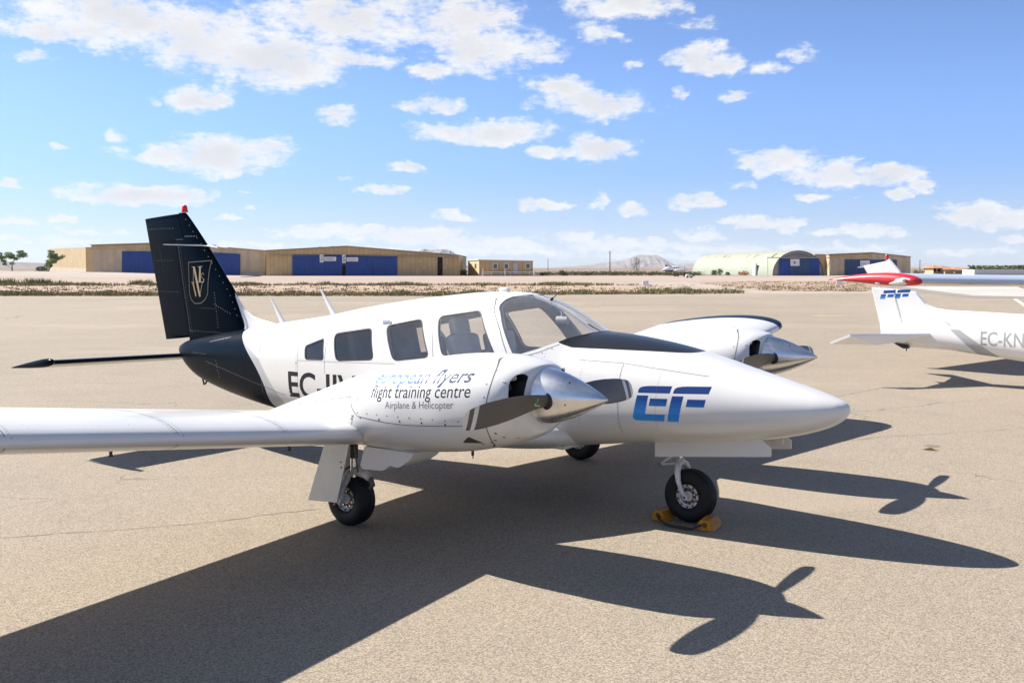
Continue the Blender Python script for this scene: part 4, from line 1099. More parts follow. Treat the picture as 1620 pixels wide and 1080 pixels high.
sheet('ground', [(-24000, -24000), (24000, -24000), (24000, 24000), (-24000, 24000)], -0.012, M_PLAIN)
sheet('taxiway', [(-420, 60), (420, 60), (420, 300), (60, 262), (-20, 250), (-420, 330)], -0.008, M_FAR)
sheet('apron', [(-240, -90), (240, -90), (240, 112), (G(1700, 462)[0], G(1700, 462)[1]), G(1385, 463), G(1180, 466.5), (G(900, 467.5)[0], G(900, 467.5)[1]), (-240, G(300, 468)[1])], -0.004, M_TARMAC)
sheet('road', [G(x, y) for x, y in ((1000, 449), (1110, 455), (1180, 463.5), (1250, 464.5), (1400, 463), (1365, 461), (1215, 460.5), (1160, 455), (1105, 447.5), (1080, 445.5), (1020, 446.5))], 0.0, M_ROAD)
isl_a = [G(x, y) for x, y in ((-700, 468), (300, 468), (900, 466), (1100, 465), (1178, 464), (1120, 459.5), (1050, 455.5), (1000, 453), (870, 450.2), (700, 449.4), (300, 449), (-700, 448.5))]
sheet('soil_strip', isl_a, 0.0, M_SOIL)
isl_b = [G(x, y) for x, y in ((1105, 447.5), (1160, 455), (1215, 460), (1364, 461), (1400, 456), (1360, 448), (1330, 445.5), (1180, 445))]
sheet('soil_strip', isl_b, 0.004, M_SOIL)
sheet('asphalt_patch', [G(x, y) for x, y in ((1370, 440.5), (1800, 440), (1800, 447), (1480, 448), (1400, 449), (1350, 446))], 0.004, M_BROWN)
sheet('gravel_edge', [G(x, y) for x, y in ((1372, 448.5), (1440, 445.8), (1500, 447), (1800, 449), (1800, 472.5), (1620, 472), (1540, 471), (1465, 463.5), (1410, 456))], 0.008, M_LIMEEDGE)
sheet('gravel_patch', [G(x, y) for x, y in ((1392, 449.2), (1440, 447), (1500, 448.4), (1800, 450.5), (1800, 469.5), (1620, 469), (1540, 467.6), (1470, 459), (1420, 452.5))], 0.012, M_LIME)
M_LINE = plain('worn_white_line', (0.62, 0.60, 0.55), .8, vary=.25, vscale_=4)
M_YLINE = plain('faded_yellow_line', (0.40, 0.31, 0.185), .8, vary=.3, vscale_=3)
ln = lambda a, b_, w: [(a[0] - w, a[1]), (a[0] + w, a[1]), (b_[0] + w, b_[1]), (b_[0] - w, b_[1])]
sheet('painted_line', ln(G(1632, 490), G(1606, 473), .12), 0.0, M_LINE)
sheet('painted_line', [G(1285, 498.6), G(1340, 499), G(1340, 499.9), G(1285, 499.6)], 0.0, M_YLINE)
M_CRACK = plain('tarmac_crack', (0.13, 0.108, 0.085), .95, vary=.4, vscale_=9)
def crack(pts, w, seed):
    rnd = random.Random(seed); P = [Vector((*G(*p), 0)) for p in pts]; line = []
    for a, c in zip(P[:-1], P[1:]):
        n = max(2, int((c - a).length / .09)); line += [a.lerp(c, k / n) for k in range(n)]
    v = []
    for k, p in enumerate(line):
        t = (line[min(k + 1, len(line) - 1)] - line[max(k - 1, 0)]).normalized(); nn = Vector((-t.y, t.x, 0)); q = p + nn * rnd.gauss(0, .012); ww = w * rnd.uniform(.35, 1)
        v += [(q.x + nn.x * ww, q.y + nn.y * ww, 0.0), (q.x - nn.x * ww, q.y - nn.y * ww, 0.0)]
    o = mk('tarmac_crack', v, [(2 * k, 2 * k + 1, 2 * k + 3, 2 * k + 2) for k in range(len(line) - 1)], M_CRACK, None, 0); tag(o, kind='structure')
crack([(-120, 858), (0, 850), (180, 838), (330, 826), (430, 812), (520, 803)], .006, 1)
crack([(590, 760), (660, 772), (760, 790)], .004, 2)
crack([(1335, 697), (1400, 690), (1475, 686), (1640, 676)], .005, 3)
crack([(-60, 612), (120, 606), (300, 604)], .008, 4); crack([(-60, 545), (200, 541), (420, 540)], .010, 5)
crack([(1300, 632), (1400, 612), (1560, 606), (1700, 604)], .006, 6)
# low gravel berm in front of the far left hangar
rg = []
for px, top in ((-500, 427.5), (-200, 427.8), (0, 428.2), (100, 429.6), (180, 430.8), (240, 432.6), (320, 435.0), (400, 436.3)):
    p = W(px, top, 232); h = max(p.z, .05)
    rg.append([(p.x, 216, -.3), (p.x, 222, h * .45), (p.x, 229, h * .93), (p.x, 233, h), (p.x, 238, h * .8), (p.x, 247, -.3)])
v, f = rings_mesh(rg, cap=False, closed=False); tag(mk('berm', v, f, M_BERM, None, 60), kind='structure')

# ------------------------------------------------------------------ hills
def hill_mat(name, a, b_):
    m, nt, bb = new_mat(name); v = coords(nt); n = noise(nt, v, .004, 6, .65)
    feed(nt, bb, 'Base Color', mixc(nt, n.smooth(.35, .65), a, b_)); feed(nt, bb, 'Roughness', 1.0); feed(nt, bb, 'Specular IOR Level', 0); return m
M_HILL = hill_mat('bare_rock_hill', (0.27, 0.235, 0.215), (0.17, 0.155, 0.14))
def hill(name, prof, D, depth=700, mat=M_HILL, seed=1):
    D *= 3; depth *= 3
    rnd = random.Random(seed); xs = np.linspace(prof[0][0], prof[-1][0], 90); px, py = zip(*prof); rows = []
    k_ = [rnd.uniform(0, 6) for _ in range(9)]
    for j, t in enumerate(np.linspace(-1, 1, 15)):
        row = []
        for x in xs:
            y = float(np.interp(x, px, py)); p = W(x, y, D); h = max(p.z, 0)
            prof_ = (1 - abs(t)) ** (.8) if t < 0 else (1 - t) ** .7
            rid = 1 + .22 * math.sin(x * .22 + k_[0] + t * 3) * (1 - abs(t)) * abs(t) * 4 * .5 + .10 * math.sin(x * .61 + k_[1] - t * 7) * abs(t)
            row.append((p.x * (1 + t * depth / D * .5), D + t * depth, h * prof_ * rid + (rnd.uniform(-1, 1) * h * .025 if abs(t) < .9 else -8)))
        rows.append(row)
    v, f = rings_mesh(rows, cap=False, closed=False); return tag(mk(name, v, f, mat, None, 0), kind='structure')
hill('hill', [(630, 428), (650, 408), (664, 396), (672, 393.5), (682, 395.5), (700, 394.2), (712, 396), (722, 402), (734, 416), (742, 424), (752, 428)], 4200, seed=2)
hill('hill', [(800, 428), (880, 423), (930, 419), (962, 414.5), (985, 412), (998, 408), (1008, 404), (1016, 402.8), (1026, 404), (1040, 403.2), (1046, 407), (1055, 414), (1066, 420), (1090, 427)], 4600, seed=5)
hill('hill', [(1040, 428), (1062, 421), (1078, 417.5), (1100, 417), (1140, 420), (1180, 427)], 3000, 500, seed=9)
hill('hill', [(-260, 426), (-150, 417), (-60, 414.5), (0, 413.5), (40, 415), (90, 416.5), (150, 419), (240, 427)], 2600, 600, seed=11)
hill('hill', [(1415, 426), (1440, 421.5), (1455, 418), (1464, 416.4), (1474, 419), (1492, 424), (1510, 427)], 6500, 800, seed=13)
hill('hill', [(1560, 427), (1588, 421), (1604, 418.2), (1612, 418), (1630, 421), (1700, 426)], 6500, 800, seed=17)

# ------------------------------------------------------------------ buildings
def clad_mat(name, col, pitch, axis='x', depth=.02, vary=.1, rough=.6):
    """profiled metal sheeting: ribs by bump and painted rib shading"""
    m, nt, b = new_mat(name); v = coords(nt); x, y, z = sepxyz(nt, v); u = {'x': x, 'y': y}[axis]
    w = (u * (2 * math.pi / pitch)).op('SINE'); n = noise(nt, v, .4, 5, .6); st = noise(nt, vscale(nt, v, (3, 3, .15)), .7, 5, .65)
    c = mixc(nt, n.smooth(.3, .7), tuple(k * (1 - vary) for k in col), tuple(k * (1 + vary) for k in col))
    c = mixc(nt, st.smooth(.5, .75) * .3, c, tuple(k * .7 for k in col))
    c = mixc(nt, w.smooth(.3, .95) * .30, c, tuple(k * .6 for k in col))  # rib shading darkened into the colour for stronger corrugation
    feed(nt, b, 'Base Color', c); feed(nt, b, 'Roughness', rough); feed(nt, b, 'Normal', bump(nt, w, .5, depth)); return m
M_TAN = clad_mat('tan_sheeting', (0.52, 0.36, 0.17), 1.1)
M_TANL = clad_mat('pale_tan_sheeting', (0.55, 0.435, 0.29), 3.5)
M_TANS = clad_mat('sunlit_tan_sheeting', (0.46, 0.345, 0.185), 2.2, 'y')  # yellow of the sunlit side walls put into the sheeting colour
M_BLUED = clad_mat('blue_door_sheeting', (0.001, 0.046, 0.235), 1.1, vary=.08, rough=.5)
M_BLUEG = clad_mat('grey_blue_door_sheeting', (0.02, 0.065, 0.16), 1.1, vary=.1, rough=.5)
M_PLINTH = plain('rendered_plinth', (0.46, 0.39, 0.30), .9, vary=.15, vscale_=.6)
M_TRIM = plain('roof_trim', (0.42, 0.34, 0.24), .6)
M_VOID = plain('dark_opening', (0.006, 0.006, 0.007), .9)
M_SIGN = plain('white_sign_board', (0.72, 0.72, 0.72), .5)
M_SIGNINK = plain('sign_ink', (0.10, 0.10, 0.12), .6)
M_ROOF = plain('roof_sheeting', (0.36, 0.28, 0.19), .6)
def wall_poly(name, pts_px, D, thick, mat, parent):
    """front wall from pixel bearings at distance D, thickness to the back"""
    P = [W(x, y, D) for x, y in pts_px]; v = [(p.x, D, max(p.z, -.2)) for p in P] + [(p.x, D + thick, max(p.z, -.2)) for p in P]; n = len(P)
    return mk(name, v, [tuple(range(n)), tuple(range(n, 2 * n))] + [(k, (k + 1) % n, n + (k + 1) % n, n + k) for k in range(n)], mat, parent, 0)
def panel(name, x0, x1, y0, y1, D, out, thick, mat, parent, y0b=None):
    """a board or door standing 'out' metres proud of the wall at D; y0/y0b are the top's pixel rows left and right"""
    y0b = y0 if y0b is None else y0b
    return wall_poly(name, [(x0, y0), (x1, y0b), (x1, y1), (x0, y1)], D - out, thick, mat, parent)
def ink(parent, x0, x1, y0, y1, D, rows, mat=None, seed=1):
    """rows of small dark marks like far-off lettering"""
    rnd = random.Random(seed); b = MB()
    for r in range(rows):
        y = y0 + (y1 - y0) * (r + .5) / rows; x = x0
        while x < x1 - .3:
            w = rnd.uniform(.5, 1.6); a, c = W(x, y - .18 * (y1 - y0) / rows, D), W(min(x + w, x1), y + .22 * (y1 - y0) / rows, D)
            b.box(((a.x + c.x) / 2, D, (a.z + c.z) / 2), (abs(c.x - a.x) * .8, .02, abs(a.z - c.z))); x += w + .35
    return b.build('lettering', mat or M_SIGNINK, parent, 0)

# big tan hangar in the middle
D = 258.0; BASE = 436.2
HA = empty('hangar', (W(545, BASE, D).x, D, 0)); HA_i = Matrix.Translation(-HA.location)
tag(HA, 'long tan metal hangar with blue sliding doors, white sign boards and low gabled roof', 'hangar')
def reparent(o, root): o.matrix_parent_inverse = Matrix.Translation(-root.location); return o
f_ = wall_poly('wall', [(421, BASE + 2), (421, 397.2), (548, 390.2), (726, 404.4), (726, BASE + 2)], D, 42, M_TAN, HA)
rf = []
P = [W(x, y, D) for x, y in ((420, 397.0), (548, 390.0), (727, 404.3))]
b = MB()
for a, c in zip(P[:-1], P[1:]):
    for q in (0,):
        b.add([(a.x, D - .35, a.z + .02), (c.x, D - .35, c.z + .02), (c.x, D + 42.3, c.z + .02), (a.x, D + 42.3, a.z + .02), (a.x, D - .35, a.z + .22), (c.x, D - .35, c.z + .22), (c.x, D + 42.3, c.z + .22), (a.x, D + 42.3, a.z + .22)],
              [(0, 1, 2, 3), (7, 6, 5, 4), (0, 4, 5, 1), (1, 5, 6, 2), (2, 6, 7, 3), (3, 7, 4, 0)])
b.build('roof', M_ROOF, HA, 0)
doors = [(462.5, 505, 402.4, 402.8), (505.4, 541, 402.8, 403.2), (547.3, 590, 403.3, 403.8), (590.4, 628, 403.8, 404.6)]
for k, (x0, x1, ya, yb) in enumerate(doors):
    panel('sliding_door', x0, x1, ya, BASE + .2, D, .30 if k % 2 else .22, .12, M_BLUED, HA, yb)
panel('sliding_door', 541.2, 547.1, 403.2, 418.8, D, .16, .1, M_BLUED, HA)
panel('door_gap', 541.2, 547.1, 419, BASE, D, .06, .05, M_VOID, HA)
panel('door_track', 421.5, 725.5, 403.3, 404.2, D, .42, .25, M_TRIM, HA, 405.8)
for x0, x1, y0 in ((675.5, 692, 406.6), (700.5, 716.5, 407.2), (717, 725.5, 408)):
    panel('shed_door', x0, x1, y0, BASE + .2, D, .14, .1, M_TAN, HA)
panel('door_gap', 692.2, 700.2, 406.8, BASE + .2, D, .05, .04, M_VOID, HA)
b1 = panel('sign_board', 505.8, 511.8, 402.6, 415.2, D, .50, .08, M_SIGN, HA); ink(b1, 507.2, 510.6, 404, 414, D - .53, 5, seed=3)
b1 = panel('sign_board', 512.5, 531.8, 406.2, 413, D, .50, .08, M_SIGN, HA); ink(b1, 513.2, 529, 407.3, 411.8, D - .53, 2, seed=4)
b1 = panel('sign_board', 541.3, 547.0, 402.8, 416, D, .50, .08, M_SIGN, HA)
b = MB()
pts = [(545.7, 406.2), (544.0, 406.8), (542.9, 408.4), (543.8, 409.8), (545.2, 410.6), (545.6, 412.2), (544.4, 413.6), (542.8, 413.2), (542.4, 411.8)]
b.tube([W(x, y, D - .53) for x, y in pts], .06, 6); b.tube([W(545.6, 403.8, D - .53), W(544.2, 406.6, D - .53)], .05, 6); b.build('sign_mark', M_SIGNINK, b1)
b1 = panel('sign_board', 548.2, 566.6, 407, 413.6, D, .50, .08, M_SIGN, HA); ink(b1, 550.5, 563.5, 408.4, 412.4, D - .53, 2, plain('pale_sign_ink', (.35, .33, .34), .6), seed=6)
b = MB()
for x, y in ((506.5, 391.6), (526, 390.6)):
    p = W(x, y, D + 6); b.rbox((p.x, D + 6, p.z - .1), (.9, .9, .7), .1)
b.build_each('roof_vent', plain('pale_vent', (.6, .55, .4), .6), HA)
panel('plinth', 628.5, 675, BASE - 2.2, BASE + .5, D, .08, .06, M_PLINTH, HA)
b = MB()
for x, y in ((664, 413.2), (671, 423), (704, 423.5)):
    p = W(x, y, D - .1); b.box((p.x, D - .2, p.z), (.35, .2, .25))
b.build_each('wall_lamp', M_SIGN, HA)

# far left hangar with lower side
HB = empty('hangar', (W(262, 434, D).x, D + 4, 0))
tag(HB, 'pale tan metal hangar with plain blue doors behind the navy tail fin', 'hangar')
D2 = 262.0
wall_poly('wall', [(144.5, 436), (144.5, 388.4), (262, 384.6), (420, 397.4), (420, 438)], D2, 40, M_TANL, HB)
panel('plinth', 144.7, 420, 427.6, 437, D2, .06, .05, M_PLINTH, HB, 429)
panel('fascia', 144.3, 262, 389.2, 394.2, D2, .25, .2, M_TAN, HB, 386)
panel('sliding_door', 192.8, 262, 397.4, 436.5, D2, .25, .12, M_BLUED, HB, 397.8); panel('sliding_door', 262.4, 320, 397.8, 436.5, D2, .33, .12, M_BLUED, HB, 398.6)
panel('sliding_door', 320.4, 379.8, 398.6, 436.5, D2, .25, .12, M_BLUED, HB, 401.8)
P = [W(x, y, D2) for x, y in ((143.6, 388.2), (262, 384.4), (421, 397.3))]
b = MB()
for a, c in zip(P[:-1], P[1:]):
    b.add([(a.x, D2 - .3, a.z), (c.x, D2 - .3, c.z), (c.x, D2 + 40.2, c.z), (a.x, D2 + 40.2, a.z), (a.x, D2 - .3, a.z + .22), (c.x, D2 - .3, c.z + .22), (c.x, D2 + 40.2, c.z + .22), (a.x, D2 + 40.2, a.z + .22)],
          [(0, 1, 2, 3), (7, 6, 5, 4), (0, 4, 5, 1), (1, 5, 6, 2), (2, 6, 7, 3), (3, 7, 4, 0)])
b.build('roof', M_TRIM, HB, 0)
# its side wing seen along its flank
pa, pb = W(136.5, 432, D2 + 6), W(78.5, 430, D2 + 62); za, zb = W(136.5, 391.0, D2 + 6).z, W(78.5, 393.8, D2 + 62).z
pc = W(144.2, 390, D2 + 6)
v = [(pa.x, D2 + 6, -.2), (pb.x, D2 + 62, -.2), (pb.x, D2 + 62, zb), (pa.x, D2 + 6, za), (pc.x + 6, D2 + 6, -.2), (pc.x + 6, D2 + 62, -.2), (pc.x + 6, D2 + 62, zb + .6), (pc.x + 6, D2 + 6, za + .1)]
mk('side_wing', v, [(0, 1, 2, 3), (4, 7, 6, 5), (0, 3, 7, 4), (1, 5, 6, 2), (3, 2, 6, 7), (0, 4, 5, 1)], M_TANS, HB, 0)
b = MB().add([(pa.x - .15, D2 + 6.2, -.2), (pb.x - .15, D2 + 62, -.2), (pb.x - .15, D2 + 62, 2.4), (pa.x - .15, D2 + 6.2, 1.9)], [(0, 1, 2, 3)]); b.build('side_plinth', M_PLINTH, HB, 0)
for r in (HA, HB):
    for ch in r.children: reparent(ch, r)

# portable cabin
D3 = 256.0
CB = empty('portable_cabin', (W(795, 435, D3).x, D3, 0)); tag(CB, 'small yellow flat-roofed site cabin with four windows and a white railing', 'cabin')
M_CAB = clad_mat('ochre_cabin_sheeting', (0.50, 0.33, 0.155), 1.2); M_CABS = clad_mat('sunlit_cabin_side', (0.56, 0.43, 0.24), 1.2, 'y')  # side copy is paler: sunlight on the end wall put into its colour
a, c = W(758, 435.6, D3), W(843, 435.6, D3); zt = W(758, 411.5, D3).z; zt2 = W(843, 413.4, D3).z; e = W(740.5, 434.5, D3 + 22)
v = [(a.x, D3, 0), (c.x, D3, 0), (c.x, D3, zt2), (a.x, D3, zt), (e.x, D3 + 22, 0), (c.x, D3 + 22, 0), (c.x, D3 + 22, zt2), (e.x, D3 + 22, zt)]
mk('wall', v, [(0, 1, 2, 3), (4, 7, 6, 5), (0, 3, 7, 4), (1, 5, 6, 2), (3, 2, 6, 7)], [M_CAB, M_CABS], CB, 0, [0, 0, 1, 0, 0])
b = MB().add([(a.x - .2, D3 - .2, zt + .01), (c.x + .2, D3 - .2, zt2 + .01), (c.x + .2, D3 + 22, zt2 + .01), (e.x - .2, D3 + 22, zt + .01), (a.x - .2, D3 - .2, zt + .2), (c.x + .2, D3 - .2, zt2 + .2), (c.x + .2, D3 + 22, zt2 + .2), (e.x - .2, D3 + 22, zt + .2)],
             [(0, 1, 2, 3), (7, 6, 5, 4), (0, 4, 5, 1), (1, 5, 6, 2), (2, 6, 7, 3), (3, 7, 4, 0)]); b.build('roof', M_SIGN, CB, 0)
M_PANE = plain('window_glass', (0.10, 0.12, 0.14), .15); M_FRAME = plain('white_frame', (.7, .7, .7), .5)
for x in (783.5, 801, 835.2):
    w = panel('window', x - 3.9, x + 3.9, 416.2, 425.4, D3, .08, .07, M_FRAME, CB); panel('pane', x - 2.8, x + 2.8, 417.4, 424.4, D3, .14, .05, M_PANE, w)
panel('door', 812, 819.5, 416.2, 433.8, D3, .1, .08, plain('grey_door', (.45, .47, .5), .5), CB)
for t in (.3, .72):
    x0_ = a.x + (e.x - a.x) * t; y0_ = D3 + 22 * t
    dxy = Vector((e.x - a.x, 22, 0)).normalized(); n_ = Vector((-dxy.y, dxy.x, 0)) * .06
    MB().add([Vector((x0_, y0_, z)) + dxy * q + n_ for q, z in ((-1.6, 1.9), (1.6, 1.9), (1.6, 3.1), (-1.6, 3.1))], [(0, 1, 2, 3)]).build('side_window', M_PANE, CB, 0)
b = MB()
for z in (.55, .95):
    b.tube([(a.x + .8, D3 - 1.6, z), (c.x + 1.5, D3 - 1.6, z)], .05, 6)
for t in np.linspace(0, 1, 7): b.tube([(a.x + .8 + (c.x - a.x + .7) * t, D3 - 1.6, -.1), (a.x + .8 + (c.x - a.x + .7) * t, D3 - 1.6, 1.0)], .05, 6)
p = W(799, 425, D3 - 2); b.tube([(p.x, D3 - 2, -.1), (p.x, D3 - 2, 1.7)], .09, 6); p = W(764, 425, D3 - 2); b.tube([(p.x, D3 - 2, -.1), (p.x, D3 - 2, 1.9)], .09, 6)
b.build('railing', M_FRAME, CB, 0)
for ch in CB.children: reparent(ch, CB)

# round-backed hangar
D4 = 262.0
QB = empty('arched_hangar', (W(1262, 436, D4).x, D4, 0)); tag(QB, 'pale green half-barrel hangar with arched front and blue doors', 'hangar')
cF = W(1262.5, 436, D4); rF = (W(1303, 436, D4).x - W(1222, 436, D4).x) / 2; cR = Vector((W(1127, 436, 330).x, 330, 0)); zF = W(1262, 396.2, D4).z
def barrel_mat():
    m, nt, b = new_mat('pale_green_sheeting'); v = coords(nt); x, y, z = sepxyz(nt, v)
    n = noise(nt, v, .15, 6, .65); rib = (y * 4.2).op('SINE'); rust = noise(nt, vscale(nt, v, (1, .5, 1)), .35, 6, .7)
    c = mixc(nt, n.smooth(.3, .7), (0.265, 0.275, 0.195), (0.315, 0.32, 0.245)); c = mixc(nt, (z * -0.30 + 1.1).min(1.0).max(0.0) * .5, c, (0.25, 0.31, 0.27))
    c = mixc(nt, rust.smooth(.64, .72) * .3, c, (0.45, 0.33, 0.22)); c = mixc(nt, rib.smooth(.8, 1.0) * .12, c, (.3, .3, .25))
    feed(nt, b, 'Base Color', c); feed(nt, b, 'Roughness', .6); feed(nt, b, 'Normal', bump(nt, rib, .3, .05)); return m
M_BARREL = barrel_mat()
rg = []
for t in np.linspace(0, 1, 24):
    c_ = cF.lerp(cR, t); rg.append([(c_.x - rF * math.cos(q), D4 + (330 - D4) * t, zF * math.sin(q) ** .92) for q in np.linspace(0, math.pi, 40)])
v, f = rings_mesh(rg, cap=False, closed=False); brl = mk('barrel_roof', v, f, M_BARREL, QB, 60)
M_ARCH = plain('grey_arch_wall', (0.33, 0.31, 0.28), .8, vary=.2, vscale_=.5)
arc = [(cF.x - rF * .985 * math.cos(q), zF * .985 * math.sin(q) ** .92) for q in np.linspace(0, math.pi, 40)]
n = len(arc); v = [(x, D4 + .4, max(z, -.2)) for x, z in arc] + [(x, D4 + .8, max(z, -.2)) for x, z in arc]
mk('front_wall', v, [tuple(range(n)), tuple(range(n, 2 * n))] + [(k, (k + 1) % n, n + (k + 1) % n, n + k) for k in range(n)], M_ARCH, QB, 0)
arc2 = [(cR.x - rF * .985 * math.cos(q), zF * .985 * math.sin(q) ** .92) for q in np.linspace(0, math.pi, 30)]
mk('back_wall', [(x, 329.5, z) for x, z in arc2], [tuple(range(30))], M_BARREL, QB, 0)
for x0, x1, i in ((1232.5, 1249.5, 0), (1249.8, 1281, 1), (1281.3, 1296.2, 0)):
    panel('sliding_door', x0, x1, 408.6, 436.2, D4, .2 + .1 * i, .1, M_BLUEG if i else M_BLUED, QB)
s_ = panel('sign_board', 1250.6, 1264.8, 409.8, 420.6, D4, .42, .08, M_SIGN, QB)
p = W(1257.2, 415.2, D4 - .47)
star = [(p.x + (.55 if k % 2 == 0 else .2) * math.sin(k * math.pi / 4), p.z + (.55 if k % 2 == 0 else .2) * math.cos(k * math.pi / 4)) for k in range(8)]
MB().prism(star, D4 - .46, D4 - .44).build('sign_mark', plain('rust_ink', (.25, .12, .08), .6), s_, 0)
b = MB()
for k in range(9):
    q = R(58 + k * 8); b.box((cF.x - rF * .86 * math.cos(q), D4 + .36, zF * .87 * math.sin(q)), (.55, .05, .45))
b.build('arch_lettering', plain('faded_arch_letters', (.2, .19, .18), .8), QB, 0)
panel('door_track', 1214, 1314, 406.8, 408.2, D4, .55, .3, M_TRIM, QB)
b = MB()
for t, q0, q1, w in ((.66, 50, 60, .6), (.6, 46, 62, .25), (.37, 46, 62, .25), (.28, 46, 62, .25), (.09, 46, 62, .5), (.78, 48, 60, .15), (.88, 48, 60, .15)):
    pts = []
    for q in np.linspace(q0, q1, 5):
        c_ = cF.lerp(cR, t); q = R(q); pts.append((c_.x - (rF + .03) * math.cos(q), D4 + (330 - D4) * t, (zF + .03) * math.sin(q) ** .92))
    vv = [(x, y - w, z) for x, y, z in pts] + [(x, y + w, z) for x, y, z in pts]
    b.add(vv, [(k, k + 1, 6 + k, 5 + k) for k in range(4)])
b.build_each('roof_light', M_VOID, brl, 0)
c_ = cF.lerp(cR, .18); MB().box((c_.x - rF - .15, D4 + 68 * .18, 1.6), (.4, 3.0, 3.4)).build('side_door', M_SIGN, brl, 0)
b = MB()
for x in (1214.5, 1314): b.tube([W(x, 406.6, D4 - .4), Vector((W(x, 406, D4).x, D4 - .4, -.2))], .07, 6)
b.tube([W(1314, 408, D4 - .4), Vector((W(1304, 436, D4).x, D4 - .4, 0))], .07, 6); b.build_each('track_post', M_TRIM, QB)
for ch in QB.children: reparent(ch, QB)

# hangar on the right
D5 = 270.0
HC = empty('hangar', (W(1375, 435, D5).x, D5, 0)); tag(HC, 'smaller tan hangar with dark blue doors beside the arched hangar', 'hangar')
wall_poly('wall', [(1312, 437), (1312, 403.2), (1379, 400.3), (1440.5, 407), (1440.5, 437)], D5, 38, M_TANL, HC)
wall_poly('side_wing', [(1289, 437), (1289, 401.8), (1311.8, 402.2), (1311.8, 437)], D5 + 3, 30, M_TANS, HC)
for k, (x0, x1) in enumerate(((1336.5, 1358), (1358.3, 1379), (1379.3, 1399), (1399.3, 1419))): panel('sliding_door', x0, x1, 410.2 + k * .3, 436.5, D5, .2 + .1 * (k % 2), .1, M_BLUEG, HC)
s_ = panel('sign_board', 1361, 1376, 412, 421.5, D5, .45, .08, M_SIGN, HC); ink(s_, 1362.5, 1371, 415.8, 418.2, D5 - .47, 1, seed=8)
panel('fascia', 1312, 1379, 404, 407.4, D5, .22, .2, M_TAN, HC, 401.4)
P = [W(x, y, D5) for x, y in ((1311, 403), (1379, 400), (1441, 406.8))]; b = MB()
for a, c in zip(P[:-1], P[1:]):
    b.add([(a.x, D5 - .3, a.z), (c.x, D5 - .3, c.z), (c.x, D5 + 38.2, c.z), (a.x, D5 + 38.2, a.z), (a.x, D5 - .3, a.z + .2), (c.x, D5 - .3, c.z + .2), (c.x, D5 + 38.2, c.z + .2), (a.x, D5 + 38.2, a.z + .2)],
          [(0, 1, 2, 3), (7, 6, 5, 4), (0, 4, 5, 1), (1, 5, 6, 2), (2, 6, 7, 3), (3, 7, 4, 0)])
b.build('roof', M_ROOF, HC, 0)
for ch in HC.children: reparent(ch, HC)

# farmhouse far right
D6 = 330.0
FH = empty('farmhouse', (W(1505, 430, D6).x, D6, 0)); tag(FH, 'far farmhouse with orange tiled roofs behind the red-tipped wing', 'house')
M_FWALL = plain('farm_wall', (.48, .34, .22), .9); M_TILE = plain('orange_tiles', (.38, .17, .08), .9, vary=.3, vscale_=1.5)
for (x0, x1, ye, yt, d) in ((1474, 1496, 424.3, 419.2, 0), (1492, 1512, 426.5, 421.5, -2), (1508, 1537, 427.0, 423, 1)):
    D_ = D6 + d; a, c, t = W(x0, ye, D_), W(x1, ye, D_), W((x0 + x1) / 2, yt, D_)
    mk('wall', [(a.x + .6, D_, -.5), (c.x - .6, D_, -.5), (c.x - .6, D_, a.z), (a.x + .6, D_, a.z), (a.x + .6, D_ + 8, -.5), (c.x - .6, D_ + 8, -.5), (c.x - .6, D_ + 8, a.z), (a.x + .6, D_ + 8, a.z)], [(0, 1, 2, 3), (4, 7, 6, 5), (0, 3, 7, 4), (1, 5, 6, 2)], M_FWALL, FH, 0)
    mk('roof', [(a.x, D_ - .6, a.z), (c.x, D_ - .6, a.z), (c.x, D_ + 8.6, a.z), (a.x, D_ + 8.6, a.z), (a.x + 2.2, D_ + 4, t.z), (c.x - 2.2, D_ + 4, t.z)], [(0, 1, 5, 4), (2, 3, 4, 5), (1, 2, 5), (3, 0, 4), (0, 3, 2, 1)], M_TILE, FH, 0)
b = MB()
for x in (1479, 1485.5): p = W(x, 427, D6 - .1); b.box((p.x, D6 - .05, p.z), (.8, .1, 1.3))
b.build_each('window', M_VOID, FH, 0)
for ch in FH.children: reparent(ch, FH)
p = W(1620, 429, 300); o = MB().box((p.x + 8, 306, .65), (44, 8, 1.6)).build('greenhouse', plain('white_cover', (.72, .72, .74), .5), None, 0)
tag(o, 'long low white greenhouse in front of a dark hedge at the right edge', 'greenhouse')
# ------------------------------------------------------------------ vegetation
def leaf_mat(name, a, b_):
    m, nt, bb = new_mat(name); v = coords(nt); n = noise(nt, v, 1.3, 4, .6); oi = nt.nodes.new('ShaderNodeNewGeometry')
    c = mixc(nt, Nd(nt, oi.outputs['Random Per Island']) * .6 + n * .4, a, b_)
    feed(nt, bb, 'Base Color', c); feed(nt, bb, 'Roughness', .7); feed(nt, bb, 'Specular IOR Level', .2); return m
M_LEAF = leaf_mat('tree_leaf', (0.13, 0.185, 0.06), (0.28, 0.33, 0.13))
M_LEAFB = leaf_mat('bush_leaf', (0.055, 0.07, 0.03), (0.14, 0.13, 0.06))
M_LEAFG = leaf_mat('green_bush_leaf', (0.05, 0.075, 0.025), (0.11, 0.135, 0.05))
M_RUSTB = leaf_mat('rust_bush_leaf', (0.34, 0.15, 0.07), (0.46, 0.26, 0.13))
M_BARK = plain('bark', (0.10, 0.075, 0.055), .9, vary=.3, vscale_=4)
M_TWIG = plain('grey_twig', (0.14, 0.115, 0.10), .9, vary=.3, vscale_=4)
M_GRASS = leaf_mat('dry_grass_blade', (0.15, 0.125, 0.055), (0.33, 0.255, 0.13))
M_GRASSG = leaf_mat('green_grass_blade', (0.115, 0.13, 0.045), (0.25, 0.23, 0.10))
M_WEED = leaf_mat('dark_weed', (0.09, 0.065, 0.04), (0.22, 0.155, 0.10))
